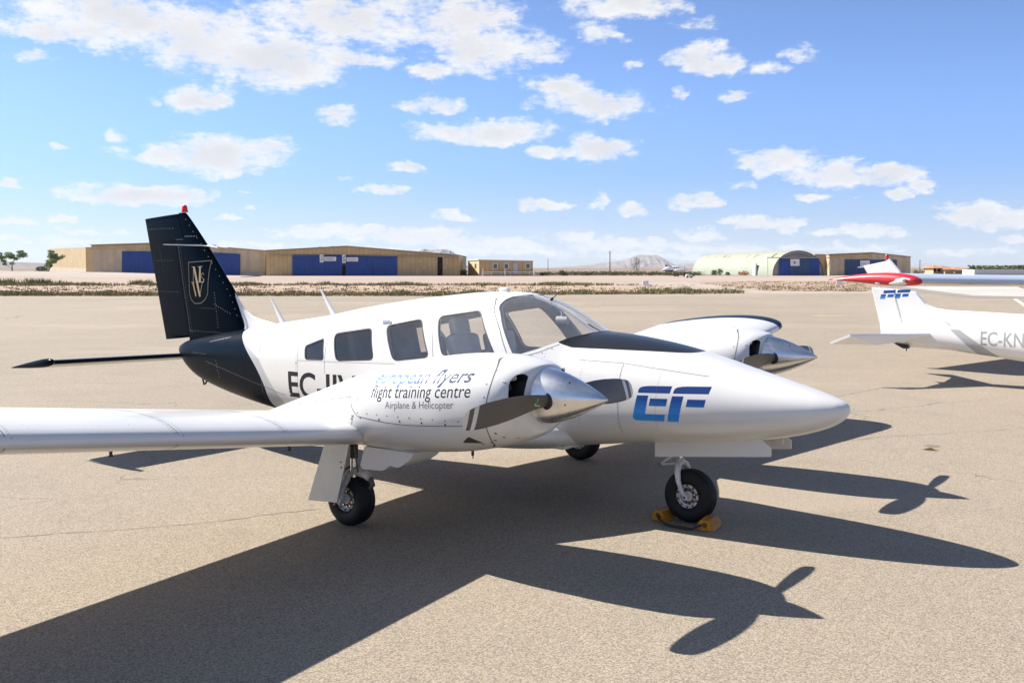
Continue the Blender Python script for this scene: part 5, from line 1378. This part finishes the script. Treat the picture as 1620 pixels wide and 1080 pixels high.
def leaves(b, c, r, n, size, rnd):
    for _ in range(n):
        while True:
            p = Vector((rnd.uniform(-1, 1), rnd.uniform(-1, 1), rnd.uniform(-1, 1)))
            if p.length <= 1: break
        p = Vector((p.x * r[0], p.y * r[1], p.z * r[2])) + Vector(c); u = Vector((rnd.gauss(0, 1), rnd.gauss(0, 1), rnd.gauss(0, 1))).normalized(); w = u.orthogonal().normalized(); s = size * rnd.uniform(.5, 1.3)
        b.add([p + u * s, p + w * s * .6, p - u * s, p - w * s * .6], [(0, 1, 2, 3)])
def branch(b, p, d, L, r, lvl, rnd, tips, spread=.6, n_=3):
    q = p; pts = [p]; rs = [r]
    for k in range(4):
        d = (d + Vector((rnd.gauss(0, .16), rnd.gauss(0, .16), rnd.gauss(0, .10)))).normalized(); q = q + d * L / 4; pts.append(q); rs.append(r * (1 - .13 * (k + 1)))
    b.tube(pts, rs, 7 if lvl > 1 else 5)
    if lvl == 0: tips.append(q); return
    for k in range(n_):
        dd = (d + Vector((rnd.gauss(0, spread), rnd.gauss(0, spread), rnd.gauss(.12, spread * .6)))).normalized()
        branch(b, pts[-1] if k < 2 else pts[2], dd, L * rnd.uniform(.6, .85), rs[-1] * .65, lvl - 1, rnd, tips, spread, n_)
    tips.append(q)
def tree(label, loc, h, crown, seed, group=None, lean=(0, 0), clump=.5, per=34):
    rnd = random.Random(seed); t = empty('tree', loc); tag(t, label, 'tree', group); b = MB(); tips = []
    branch(b, Vector((0, 0, -.1)), Vector((lean[0], lean[1], 1)).normalized(), h * .42, h * .035, 3, rnd, tips, .62)
    b.build('trunk', M_BARK, t); lf = MB(); top = max(p.z for p in tips)
    for p in tips:
        q = Vector(((p.x - lean[0] * h * .5) * crown / (h * .42) + lean[0] * h * .5, p.y * crown / (h * .42), p.z * h / (top + .3)))
        leaves(lf, p.lerp(q, .5), (clump * 1.25, clump * 1.2, clump * .7), per * 2, .17, rnd)
    lf.build('crown', M_LEAF, t, 0, normals=False); return t
p = W(20, 428.6, 236); tree('small open-crowned tree at the left edge of the picture', (p.x, 236, .9), 5.4, 2.4, 4, lean=(-.22, 0))
p = W(76, 429.5, 240); tree('small tree against the end wall of the far left hangar', (p.x, 240, .6), 5.4, 2.6, 8, lean=(-.12, 0), per=38)
p = W(66, 430, 238); sh_ = MB(); leaves(sh_, (p.x, 238, 1.6), (1.5, 1, .8), 220, .22, random.Random(3)); tag(sh_.build('bush', M_LEAFG, None, 0, normals=False), 'dark bush under the tree beside the far left hangar', 'bush')
# bare tree
rnd = random.Random(21); p = W(1009.5, 432.5, 262); t = empty('bare_tree', (p.x, 262, 0)); tag(t, 'bare leafless tree in front of the pale hill', 'tree')
b = MB(); tips = []
for k in range(5): branch(b, Vector((rnd.gauss(0, .12), rnd.gauss(0, .1), 0)), Vector((rnd.gauss(0, .38), rnd.gauss(0, .3), 1)).normalized(), 1.9, .075, 3, rnd, tips, .5)
b.build('trunk', M_TWIG, t)
tw = MB()
for q in tips:
    for _ in range(5):
        d = Vector((rnd.gauss(0, .5), rnd.gauss(0, .5), rnd.uniform(.1, .9))).normalized() * rnd.uniform(.3, .7); w = d.orthogonal().normalized() * .018
        tw.add([q - w, q + w, q + d], [(0, 1, 2)])
tw.build('crown', M_TWIG, t, 0, normals=False)
def bush(label, px, py, D, w, h, mat, seed, n=260, cat='bush', group=None):
    rnd = random.Random(seed); q = W(px, py, D); b = MB()
    for k in range(7): leaves(b, (q.x + rnd.uniform(-.6, .6) * w, D + rnd.uniform(-1, 1), rnd.uniform(.25, .55) * h), (w * .4, 1.0, h * .42), n // 7, .20, rnd)
    return tag(b.build('bush', mat, None, 0, normals=False), label, cat, group)
bush('green bush between the tan hangar and the yellow cabin', 732, 434, 266, 2.2, 1.75, M_LEAFG, 31, 420)
bush('wide dry bush just right of the yellow cabin', 862, 434, 262, 2.6, 1.1, M_LEAFB, 32, 300)
bush('green-brown bush further right of the yellow cabin', 889, 434, 262, 2.6, 1.6, M_LEAFB, 33, 400)
bush('small round bush left of the tall utility pole', 924, 434, 262, 1.4, 1.0, M_LEAFB, 34, 200)
bush('tall green shrub against the arched hangar wall', 1130, 435, 276, 1.3, 1.75, M_LEAFG, 35, 260)
bush('upright green shrub with pointed top at the arched hangar', 1139.5, 435, 275, .8, 2.0, M_LEAFG, 36, 220)
bush('rust orange shrub at the foot of the arched hangar', 1177, 435, 274, 2.0, 1.5, M_RUSTB, 37, 330)
bush('low dark shrub left of the rust orange shrub', 1152, 435, 274, .9, 1.0, M_LEAFB, 38, 160)
bush('dark evergreen bush beside the far farmhouse', 1453, 429.5, 320, 2.2, 1.9, M_LEAFG, 39, 300)
# scrub beyond the taxiway
rnd = random.Random(44); b = MB()
for k in range(900):
    px = rnd.choice([rnd.uniform(846, 1110), rnd.uniform(900, 1110), rnd.uniform(-60, 80)]); D = rnd.uniform(262, 330)
    if px < 100: D = rnd.uniform(250, 300)
    q = W(px, 435, D); h = rnd.uniform(.15, 1.1) * (.6 if px < 100 else 1)
    for _ in range(14):
        a = rnd.uniform(0, 6.28); w = rnd.uniform(.06, .2); x, y, z = q.x + rnd.gauss(0, .5), D + rnd.gauss(0, .4), rnd.uniform(.1, 1) * h
        b.add([(x - w * math.cos(a), y - w * math.sin(a), z - w * .5), (x + w * math.cos(a), y + w * math.sin(a), z - w * .3), (x, y, z + w)], [(0, 1, 2)])
tag(b.build('scrub', M_LEAFB, None, 0, normals=False), 'low dry scrub along the far edge of the taxiway', 'scrub', kind='stuff')
rnd = random.Random(45); b = MB()
for k in range(500):
    D = rnd.uniform(345, 380); q = W(rnd.uniform(1536, 1760), 430, D)
    for _ in range(9):
        x, y, z, w = q.x + rnd.gauss(0, .8), D + rnd.gauss(0, 1), rnd.uniform(.2, 2.9), rnd.uniform(.2, .5); a = rnd.uniform(0, 6.28)
        b.add([(x - w * math.cos(a), y - w * math.sin(a), z - w * .4), (x + w * math.cos(a), y + w * math.sin(a), z - w * .4), (x, y, z + w * .6)], [(0, 1, 2)])
tag(b.build('hedge_row', M_LEAFG, None, 0, normals=False), 'dark far hedge on the right horizon', 'hedge', kind='stuff')
# dry grass along the soil strips
from mathutils.geometry import tessellate_polygon
def inside(p, poly):
    c = False; n = len(poly)
    for k in range(n):
        a, q = poly[k], poly[k - 1]
        if (a[1] > p[1]) != (q[1] > p[1]) and p[0] < (q[0] - a[0]) * (p[1] - a[1]) / (q[1] - a[1]) + a[0]: c = not c
    return c
def tuft(b, x, y, h, w, n, rnd):
    for _ in range(n):
        a = rnd.uniform(0, 6.28); ox, oy = rnd.gauss(0, w), rnd.gauss(0, w); l = rnd.uniform(.5, 1.1) * h; wd = rnd.uniform(.03, .09)
        b.add([(x + ox - wd * math.cos(a), y + oy - wd * math.sin(a), 0), (x + ox + wd * math.cos(a), y + oy + wd * math.sin(a), 0), (x + ox + rnd.gauss(0, .3) * l, y + oy + rnd.gauss(0, .3) * l, l)], [(0, 1, 2)])
rnd = random.Random(50); bd, bgm, bw = MB(), MB(), MB()
for k in range(3000):          # near fringe
    px = rnd.uniform(-60, 1170); py = 468.1 - abs(rnd.gauss(0, 2.6)); 
    if px > 850: py -= 1.5 + (px - 850) * .008
    x, y = G(px, py)
    cl = math.sin(px * .043) + math.sin(px * .017 + 2) + math.sin(px * .11 + 1)
    if cl < -1.0 and rnd.random() < .6: continue
    tuft(bgm if (px > 700 and cl > 0.2) or rnd.random() < .3 else bd, x, y, rnd.uniform(.07, .22) + .06 * max(cl, 0), .26, 11, rnd)
for k in range(620):           # clumps along the far fringe
    px = rnd.uniform(-60, 1000); cl = math.sin(px * .05 + 1) + math.sin(px * .023)
    if cl < -.2 and rnd.random() < .75: continue
    x, y = G(px, 450.2 + abs(rnd.gauss(0, .9))); tuft(bgm if rnd.random() < .6 else bd, x, y, rnd.uniform(.12, .38) + .08 * max(cl, 0), .45, 22, rnd)
for px, h in ((13, 1.15), (16, 1.0), (45, 1.1), (52, 1.0), (68, 1.05), (75, .9), (97, .7), (215, .75), (225, .8), (232, .8), (390, .55), (480, .5), (515, .6), (640, .55)):
    x, y = G(px, 450); tuft(bgm, x, y, h * .85, .5, 80, rnd)
for k in range(800):
    px = rnd.uniform(-60, 1100); x, y = G(px, rnd.uniform(450.5, 466)); tuft(bw if rnd.random() < .6 else bd, x, y, rnd.uniform(.05, .22), .25, 7, rnd)
n_ = 0
while n_ < 520:
    x, y = G(rnd.uniform(1105, 1400), rnd.uniform(445.5, 460.8))
    if inside((x, y), isl_b): tuft(bw if rnd.random() < .4 else bd, x, y, rnd.uniform(.04, .16), .3, 8, rnd); n_ += 1
tag(bd.build('dry_grass', M_GRASS, None, 0, normals=False), 'dry yellow grass fringing the soil strip', 'grass', kind='stuff')
tag(bgm.build('green_grass', M_GRASSG, None, 0, normals=False), 'greener grass tufts on the soil strip', 'grass', kind='stuff')
tag(bw.build('dead_weeds', M_WEED, None, 0, normals=False), 'dark dead weeds scattered over the soil strip', 'weeds', kind='stuff')
for px, py, s_ in ((1473, 710, 1), (1465, 708, .6)):
    pass
b = MB(); x, y = G(1472, 711); rnd = random.Random(3); tuft(b, x, y, .022, .02, 14, rnd); tag(b.build('weed_tuft', M_GRASS, None, 0, normals=False), 'tiny weed tuft in a tarmac crack right of the nose', 'weed')

# ------------------------------------------------------------------ poles and marker boards
M_POLE = plain('weathered_pole', (.16, .14, .125), .9)
def pole(label, px, ytop, D, r, arms=True, group=None):
    q = W(px, ytop, D); t = empty('utility_pole', (q.x, D, 0)); tag(t, label, 'pole', group)
    MB().tube([(0, 0, -.1), (0, 0, q.z)], [r, r * .7], 8).build('post', M_POLE, t)
    if arms: MB().box((0, 0, q.z - .35), (.9, .1, .1)).box((0, 0, q.z - .02), (.12, .12, .25)).build('crossarm', M_POLE, t)
    return t
pole('tall dark utility pole standing alone left of the pale hill', 965, 397.5, 285, .16)
pole('thin pale lattice mast right of the yellow cabin', 867, 409, 520, .18, False)
pole('thin far pole behind the red wing tip', 1455.5, 411.5, 420, .2)
M_CONC = plain('fence_post', (.30, .28, .26), .9)
rnd = random.Random(8)
for k in range(26):
    px = 848 + k * 9.6; q = W(px, 427.6 + rnd.uniform(-.4, .4), 300); o = MB().tube([(0, 0, -.1), (0, 0, max(q.z, 1))], .05, 6).build('fence_post', M_CONC, None, 0)
    o.location = (q.x, 300, 0); tag(o, 'thin fence post in the far scrub below the pale hill', 'fence post', 'fence posts in the far scrub')
def marker(label, px, y0, y1, yb, wpx):
    x, y = G(px, yb); t = empty('marker_board', (x, y, 0)); tag(t, label, 'marker board')
    a, c = W(px, y0, y), W(px, y1, y); w = wpx / FPX * y
    MB().rbox((0, 0, (a.z + c.z) / 2), (w, .10, a.z - c.z), .03).build('board', M_SIGN, t, 30)
    MB().tube([(0, 0, 0), (0, 0, c.z)], .035, 6).build('post', M_POLE, t)
marker('small white square marker board on the grass behind the windscreen', 1021.3, 444, 451.4, 455.5, 9)
marker('small white square marker board left of the red wing tip', 1327.5, 443.2, 451, 454, 10)
x, y = G(1090, 439.5); b = MB(); b.rbox((0, 0, .32), (1.3, .7, .5), .08).rbox((-.3, 0, .62), (.6, .6, .3), .06).tube([(.45, -.36, .2), (.45, .36, .2)], .2, 10, 1).tube([(-.45, -.36, .2), (-.45, .36, .2)], .2, 10, 1).tube([(.6, 0, .4), (1.2, 0, .5)], .12, 8, 1)
o = b.build('tow_tractor', [M_SIGN, M_BLACK]); o.location = (x, y, 0); tag(o, 'tiny white vehicle on the far taxiway in front of the parked turboprop', 'vehicle')

# ------------------------------------------------------------------ wheel chocks under the nose wheel
M_CHOCK = plain('ochre_rubber', (0.48, 0.20, 0.010), .6, vary=.25, vscale_=12)
M_CHOCKD = plain('chock_groove', (0.12, 0.055, 0.01), .8)
rotP = Matrix.Rotation(TH + math.pi, 4, 'Z'); MP = Matrix.Translation(PLANE.location) @ rotP
def chock(label, x, y, yaw, face):
    t = empty('wheel_chock', MP @ Vector((x, y, 0)), TH + math.pi + yaw); tag(t, label, 'chock', 'chocks under the nose wheel')
    b = MB(); h, w, L = .074, .140, .225; n = 6
    # triangular section with grooved faces, extruded along local y
    tri = [(-w / 2, 0), (w / 2, 0), (w / 2 - .012, .02), (.022, h), (-.022, h), (-w / 2 + .012, .02)]
    b.prism(tri, -L / 2, L / 2, 'y', 0)
    for s in (1, -1):
        A, B = Vector((s * (w / 2 - .012), 0, .02)), Vector((s * .022, 0, h)); nn = Vector((B.z - A.z, 0, -(B.x - A.x))).normalized() * s * (1 if s == 1 else 1)
        nn = Vector((abs(nn.x) * s, 0, abs(nn.z)))
        for k in range(n):
            c = A.lerp(B, (k + .5) / n); d = (B - A).normalized(); ang = math.atan2(d.z, d.x)
            b.box(c + nn * .006, (.0085, L * .97, .016), 0, Matrix.Rotation(-ang, 3, 'Y'))
    b.build('body', [M_CHOCK, M_CHOCKD], t, 30)
    b2 = MB()
    for e in (1, -1): b2.lathe([(0, 0), (0, .022), (e * .002, .022), (e * .002, 0)], (0, e * (L / 2 + .0005), .045), (0, 1, 0), 14)
    b2.build('rope_hole', M_CHOCKD, t); return t
chock('ochre wheel chock behind the nose wheel, partly hidden by the tyre', 1.46, .03, R(-6), 1)
chock('ochre ribbed wheel chock ahead of the nose wheel, nearest the nose tip', 1.05, .09, R(9), -1)
b = MB(); pts = [(1.455, .150, .042), (1.44, .19, .03), (1.36, .235, .012), (1.27, .255, .011), (1.17, .255, .011), (1.11, .245, .012), (1.085, .225, .03), (1.06, .205, .042)]
pw = []
for a, c in zip(pts[:-1], pts[1:]): pw += [Vector(a).lerp(Vector(c), t) for t in (0, .33, .66)]
b.tube([MP @ q for q in pw + [Vector(pts[-1])]], .0095, 8); tag(b.build('rope', M_BLACK), 'black cord joining the two ochre chocks on the ground', 'rope')

# ------------------------------------------------------------------ other aircraft
def simple_wing(name, secs, mat, parent, camber=.02, idx=None):
    v, f = rings_mesh(wing_rings(secs, 14, camber)); return mk(name, v, f, mat, parent, 50)
# white trainer with EC-KN on its side; x aft from the tail end forwards is negative: local x = aft, tail end at 0
X0, Y0, TH2 = 6.895, 18.0, R(-36.6)
P2 = empty('training_airplane', (X0, Y0, 0), TH2 + math.pi); tag(P2, 'white low-tailed training airplane with grey stripe and blue tail mark at the right edge', 'airplane')
def masks2(x, y, z):
    xl = (z - .961) * 1.07 - 1.027; xr = (z - .979) * 1.42 - 1.161
    return [((x < xl) * (x > xr) * (z < .97), (0.42, 0.43, 0.44))]
M_P2 = paint_mat('trainer_paint', col=(.84, .83, .81), masks=masks2); M_WHITE3 = paint_mat('trainer_fin_paint', col=(.84, .83, .81))
F2 = Body([(-6.2, .90, .75, .82, .08, 2, 2), (-6.0, 1.08, .60, .82, .24, 2.2, 2.2), (-5.2, 1.22, .44, .82, .44, 2.4, 2.4), (-4.4, 1.30, .36, .80, .53, 2.6, 2.6), (-3.9, 1.66, .33, .80, .56, 2.8, 2.6), (-3.3, 1.72, .34, .80, .55, 2.7, 2.6),
           (-2.75, 1.40, .39, .82, .46, 2.5, 2.4), (-2.18, 1.256, .462, .84, .36, 2.4, 2.4), (-1.73, 1.270, .512, .86, .30, 2.3, 2.3), (-1.38, 1.283, .55, .88, .26, 2.3, 2.3), (-.91, 1.296, .602, .90, .20, 2.2, 2.2), (-.33, 1.15, .615, .86, .13, 2.1, 2.1), (-.05, 1.0, .66, .82, .05, 2, 2)])
v, f = rings_mesh([F2.ring(x, 96) for x in np.linspace(-6.2, -.05, 130)]); F2.bvh = BVHTree.FromPolygons([tuple(map(float, p)) for p in v], f); f2 = mk('fuselage', v, f, M_P2, P2, 45)
def fin2(name, pts, hw, parent, mat):
    n = len(pts)
    bm = bmesh.new(); lo = [bm.verts.new((x, -hw, z)) for x, z in pts]; hi = [bm.verts.new((x, hw, z)) for x, z in pts]
    bm.faces.new(lo); bm.faces.new(hi)
    for k in range(n): bm.faces.new((lo[k], lo[(k + 1) % n], hi[(k + 1) % n], hi[k]))
    bmesh.ops.recalc_face_normals(bm, faces=bm.faces)
    bmesh.ops.bevel(bm, geom=[e for e in bm.edges if abs(e.verts[0].co.y - e.verts[1].co.y) < 1e-5], offset=hw * .45, segments=2, affect='EDGES')
    me = bpy.data.meshes.new(name); bm.to_mesh(me); bm.free(); return finish(name, me, mat, parent, 40)
fin2('vertical_fin', [(-.205, .93), (-.045, 1.485), (-.02, 1.655), (-.386, 1.612), (-.46, 1.52), (-.553, 1.414), (-.64, 1.365), (-.733, 1.33), (-.91, 1.302), (-1.1, 1.28), (-1.1, 1.1), (-.5, 1.0)], .035, P2, M_WHITE3)
fin2('rudder', [(.202, .82), (.226, 1.012), (.401, 1.684), (-.016, 1.652), (-.041, 1.485), (-.200, .93), (-.15, .80)], .0345, P2, M_WHITE3)
b = MB()
def bar2(u0, u1, w0, w1): return [(.236 - .53 * (u + .07 * w), 1.467 + .155 * w + .03 * u) for u, w in ((u0, w0), (u1, w0), (u1, w1), (u0, w1))]
for q in (bar2(.06, .46, .66, 1), bar2(.52, .94, .66, 1), bar2(0.0, .17, 0, .56), bar2(.23, .43, .16, .52), bar2(.49, .66, 0, .56), bar2(.72, .92, .16, .52)): b.add([(x, .0356, z) for x, z in q], [(0, 1, 2, 3)])
b.build('tail_emblem', grad_mat('tail_blue_fade', 'z', 1.46, 1.63, [(0, (.16, .36, .62)), (.4, (.02, .12, .38)), (1, (.012, .07, .25))]), P2, 0, normals=False)
# stabilator resting nose-up: its underside shows
b = MB()
for s in (1, -1):
    q = [(-.735, s * .12, .846), (.295, s * 1.45, .862), (.63, s * 1.46, .715), (-.02, s * .95, .700), (-.10, s * .10, .690)]; n = 5
    b.add(q + [(x + .012, y, z + .04) for x, y, z in q], [tuple(range(n)), tuple(range(n, 2 * n))] + [(k, (k + 1) % n, n + (k + 1) % n, n + k) for k in range(n)])
b.build('stabilator', M_WHITE3, P2, 40)
MB().prism([(-.02, .70), (-.30, .665), (-.31, .60), (-.22, .595)], .02, .13).tube([(-.27, .09, .62), (-.27, .09, .55)], .010).build('tail_cone_opening', M_BLACK, P2)
uv, f = fit_text('EC-KN', .07, offset=.012); v, f = on_body(F2, 1, uv, f, lambda u, w: (-1.525 - .68 * u, .724 - .006 * u + (w / .73) * .248), .0015)
mk('registration_lettering', v, f, plain('pale_grey_lettering', (.36, .37, .37), .6, spec=.1), f2, 0, normals=False)
b = MB(); b.add(*ribbon_on(F2, 1, [(-.93, 1.10), (-1.02, 1.04)], .012)); b.add(*ribbon_on(F2, 1, [(-.7, 1.02), (-2.6, 1.06)], .003)); b.build('panel_seam', M_SEAM, f2, 0)
for s in (1, -1):
    simple_wing('wing', [(s * y, -4.55 + .05 * y, -3.25 - .06 * y, .52 + .09 * y, .14, .02) for y in (.4, 1.5, 2.6, 3.7, 4.4)], M_WHITE, P2)
    t_ = tyre(MB(), (-3.7, s * .9, .17), .17, .12).build('main_wheel', M_RUBBER, P2, 50); hub(MB(), (-3.7, s * .9, .17), .07, .12, 6).build('wheel_hub', [M_HUB, M_GREASE, M_STEEL, M_RUST], t_)
    MB().tube([(-3.7, s * .5, .45), (-3.7, s * .86, .17)], .03).build('gear_leg', M_WHITE, P2)
t_ = tyre(MB(), (-5.4, 0, .17), .17, .11).build('nose_wheel', M_RUBBER, P2, 50); MB().tube([(-5.35, 0, .5), (-5.4, 0, .17)], .03).build('gear_leg', M_WHITE, P2)
sp2 = MB().lathe([(0, 0), (.05, .06), (.16, .11), (.25, .12), (.25, 0)], (-6.42, 0, .82), (1, 0, 0), 24).build('spinner', M_WHITE, P2)
for s in (1, -1): fin2('blade', [(-6.27, .82 + s * .1), (-6.30, .82 + s * .4), (-6.28, .82 + s * .80), (-6.24, .82 + s * .80), (-6.22, .82 + s * .4), (-6.23, .82 + s * .1)], .05, sp2, M_BLADE)
for s in (1, -1):
    uv, f = grid_poly([(-4.25, 1.2), (-3.95, 1.5), (-3.35, 1.58), (-2.9, 1.25)], .1); v, f = on_body(F2, s, uv, f, lambda u, w: (u, w), .004); mk('cockpit_window', v, f, M_PANE, f2)

# airplane with red wing tips behind it
DT = 19.5; tipL = W(1455, 432, DT); TH3 = R(-50); nose = Vector((math.cos(TH3), math.sin(TH3), 0)); stb = Vector((nose.y, -nose.x, 0))
SPAN = 6.3; zt = W(1400, 438, DT).z
MP3r = Matrix.Rotation(TH3 + math.pi, 4, 'Z'); root3 = tipL - stb * SPAN; root3.z = 0
P3 = empty('red_tipped_airplane', root3, TH3 + math.pi); tag(P3, 'airplane with red wing tip and white fin topped by a red beacon, behind the trainer', 'airplane')
# local: x aft from the wing's leading edge at the tip, y starboard
wz = lambda y: zt - .085 + .014 * (abs(y) - SPAN)
for s in (1, -1):
    w = simple_wing('wing', [(s * y, .0, 1.84, wz(y), .135, -.01) for y in (.3, 1.5, 3.0, 4.0, SPAN - .12)], paint_mat('wing_white_%d' % (s + 1), rough=.2, coat=.5), P3)
    t_ = simple_wing('wing_tip', [(s * y, xl, xt, wz(y) + .0, th_, -.01) for y, xl, xt, th_ in ((SPAN - .121, -.003, 1.84, .137), (SPAN - .06, .01, 1.90, .136), (SPAN, .03, 1.97, .128), (SPAN + .05, .07, 1.99, .105), (SPAN + .085, .16, 1.94, .07), (SPAN + .10, .35, 1.8, .03))], plain('red_wing_tip_paint_%d' % (s + 1), (.50, .018, .022), .35, coat=.3), w)
    b = MB(); rg = []
    for t, r_ in ((0, .01), (.12, .6), (.35, .95), (.6, 1), (.85, .7), (1, .02)):
        rg.append([(.10 + .58 * t, s * (SPAN + .045 + .060 * r_ * max(math.cos(a), -.3)), wz(SPAN) + .012 - .03 * t + .088 * r_ * math.sin(a)) for a in np.linspace(0, 2 * math.pi, 14, endpoint=False)])
    b.add(*rings_mesh(rg)); b.build('light_fairing', M_WHITE2, w); MB().rbox((.26, s * (SPAN + .105), wz(SPAN) + .02), (.07, .02, .05), .009).build('wing_tip_light', plain('dull_lens_%d' % (s + 1), (.2, .21, .2), .2), w)
    MB().lathe([(-.06, 0), (-.055, .025), (0, .034), (.04, .028), (.05, 0)], (.86, s * (SPAN + .05), wz(SPAN) - .035), (1, 0, 0), 14).build('tail_light', M_SIGN, w)
BZ = 1.72    # pod under the wing and a slim tail boom at wing level
F3 = Body([(-1.9, BZ - .55, BZ - .75, BZ - .65, .06, 2, 2), (-1.6, BZ - .3, BZ - 1.1, BZ - .7, .35, 2.2, 2.2), (-.6, BZ + .02, BZ - 1.25, BZ - .6, .52, 2.5, 2.5), (-.1, BZ + .12, BZ - 1.2, BZ - .5, .50, 2.7, 2.6), (.3, BZ + .12, BZ - .7, BZ - .3, .34, 2.5, 2.4), (.6, BZ + .11, BZ - .22, BZ - .05, .14, 2.2, 2.2), (1.0, BZ + .10, BZ - .12, BZ, .09, 2, 2), (4.2, BZ + .08, BZ - .06, BZ + .01, .05, 2, 2)])
v, f = rings_mesh([F3.ring(x, 32) for x in np.linspace(-1.9, 4.2, 60)]); mk('fuselage', v, f, M_WHITE, P3, 45)
for s in (1, -1):
    tyre(MB(), (.6, s * .9, .19), .19, .14).build('main_wheel', M_RUBBER, P3, 50); MB().tube([(.6, s * .4, BZ - 1.15), (.6, s * .92, .19)], .04).build('gear_leg', M_WHITE, P3)
tyre(MB(), (-1.0, 0, .19), .19, .13).build('nose_wheel', M_RUBBER, P3, 50); MB().tube([(-1.0, 0, BZ - 1.1), (-1.0, 0, .19)], .035).build('gear_leg', M_WHITE, P3)
MP3 = Matrix.Translation(P3.location) @ MP3r; i3 = MP3.inverted(); fp = []
for x, y in ((1366.5, 420.5), (1402, 413), (1404.5, 409.7), (1408, 409.4), (1424, 428), (1430, 440), (1380, 441), (1376, 438), (1370.5, 428)):
    d = bearing(x, y); o_ = i3 @ Vector((0, 0, CAM_H)); dd = i3.to_3x3() @ d; t = -o_.y / dd.y; p_ = o_ + dd * t; fp.append((p_.x, p_.z))
fin2('vertical_fin', fp, .045, P3, M_WHITE)
bx = (fp[2][0] + fp[1][0]) / 2; bz = fp[2][1]
MB().lathe([(-.05, 0), (-.05, .045), (.06, .052), (.09, .03), (.095, 0)], (bx, 0, bz + .03), (0, 0, 1), 16).build('tail_beacon', M_RED, P3)
MB().tube([(fp[0][0] + .25, -.12, fp[8][1] + .09), (fp[0][0] - .05, -.04, fp[8][1] + .1), (fp[2][0] + .05, -.05, fp[8][1] + .17)], .012, 6).build('navigation_antenna', M_STEEL, P3)

# far white and blue turboprop
D8 = 232.0; q0 = W(1052, 436, D8); k = D8 / FPX
P5 = empty('turboprop_airplane', (q0.x, D8, 0)); tag(P5, 'far white turboprop with dark blue lower body left of the arched hangar', 'airplane')
def loc(px, py): p_ = W(px, py, D8); return (p_.x - q0.x, p_.z)
mfp = paint_mat('turboprop_paint', masks=lambda x, y, z: [((z < loc(0, 427.2)[1]) * (z > .6) * (x < loc(1076, 0)[0]), (.02, .03, .08))])
prof = [(1051, 427, 427.6, .05), (1056, 424.2, 428.6, .3), (1062, 421.2, 429.6, .55), (1070, 420.6, 430.2, .7), (1078, 421.4, 430.2, .7), (1085, 423.5, 429.6, .55), (1091, 426.2, 428.6, .25), (1093, 427.2, 427.8, .05)]
B5 = Body([(loc(x, 0)[0], loc(0, a)[1], loc(0, c)[1], (loc(0, a)[1] + loc(0, c)[1]) / 2, w, 2.2, 2.2) for x, a, c, w in prof])
v, f = rings_mesh([B5.ring(x, 24) for x in np.linspace(B5.x0, B5.x1, 30)]); mk('fuselage', v, f, mfp, P5, 45)
fin2('vertical_fin', [loc(*p_) for p_ in ((1053.5, 415), (1056.5, 415.2), (1060.5, 420), (1066, 422), (1066, 424), (1055, 425.5))], .12, P5, M_WHITE)
fin2('rudder', [loc(*p_) for p_ in ((1052.6, 418.6), (1055.2, 418.6), (1055.6, 421.8), (1053.4, 421.6))], .14, P5, M_NAVY)
for s in (1, -1):
    z = loc(0, 426.2)[1]; simple_wing('wing', [(s * y, loc(1069, 0)[0], loc(1076, 0)[0], loc(0, 428.6)[1] + .05 * y, .14, 0) for y in (.4, 2.5, 5)], M_WHITE, P5)
    simple_wing('tailplane', [(s * y, loc(1050, 0)[0] + .1 * y, loc(1056, 0)[0] , loc(0, 427)[1], .1, 0) for y in (.2, 1.2, 2.3)], M_WHITE, P5)
    e_ = MB().lathe([(-.9, 0), (-.8, .22), (-.3, .36), (.6, .38), (1.5, .25), (1.9, .05)], (loc(1082, 0)[0], s * 1.9, loc(0, 427.4)[1]), (-1, 0, 0), 16).build('nacelle', M_WHITE, P5)
    tyre(MB(), (loc(1075, 0)[0], s * 1.9, .32), .32, .25).build('main_wheel', M_RUBBER, P5); MB().tube([(loc(1075, 0)[0], s * 1.9, 1.2), (loc(1075, 0)[0], s * 1.9, .3)], .08).build('gear_leg', M_GREASE, P5)
    fin2('blade', [(loc(1088.5, 0)[0] + x, loc(0, 427.4)[1] + z_) for x, z_ in ((-.05, -.9), (.05, -.9), (.05, .9), (-.05, .9))], .05, e_, M_BLACK)
tyre(MB(), (loc(1088, 0)[0], 0, .28), .28, .2).build('nose_wheel', M_RUBBER, P5); MB().tube([(loc(1088, 0)[0], 0, 1.0), (loc(1088, 0)[0], 0, .3)], .07).build('gear_leg', M_GREASE, P5)
b = MB()
for x in (1066, 1069.5, 1073): p_ = loc(x, 423.4); b.box((p_[0], -.70, p_[1]), (.28, .1, .3))
b.build_each('cabin_window', M_PANE, P5)

# ------------------------------------------------------------------ air
hz = MB().box((0, 0, 224), (48400, 48400, 450)).build('haze', [], None, 0)
mh = bpy.data.materials.new('haze_air'); mh.use_nodes = True; nh = mh.node_tree; nh.nodes.clear()
oh = nh.nodes.new('ShaderNodeOutputMaterial'); vh = nh.nodes.new('ShaderNodeVolumePrincipled')
vh.inputs['Color'].default_value = (0.86, 0.92, 1.0, 1); vh.inputs['Density'].default_value = 2.9e-5; vh.inputs['Anisotropy'].default_value = 0.1
nh.links.new(vh.outputs[0], oh.inputs['Volume']); hz.data.materials.append(mh)
tag(hz, 'thin pale haze that fades the far hills', 'haze', kind='stuff')
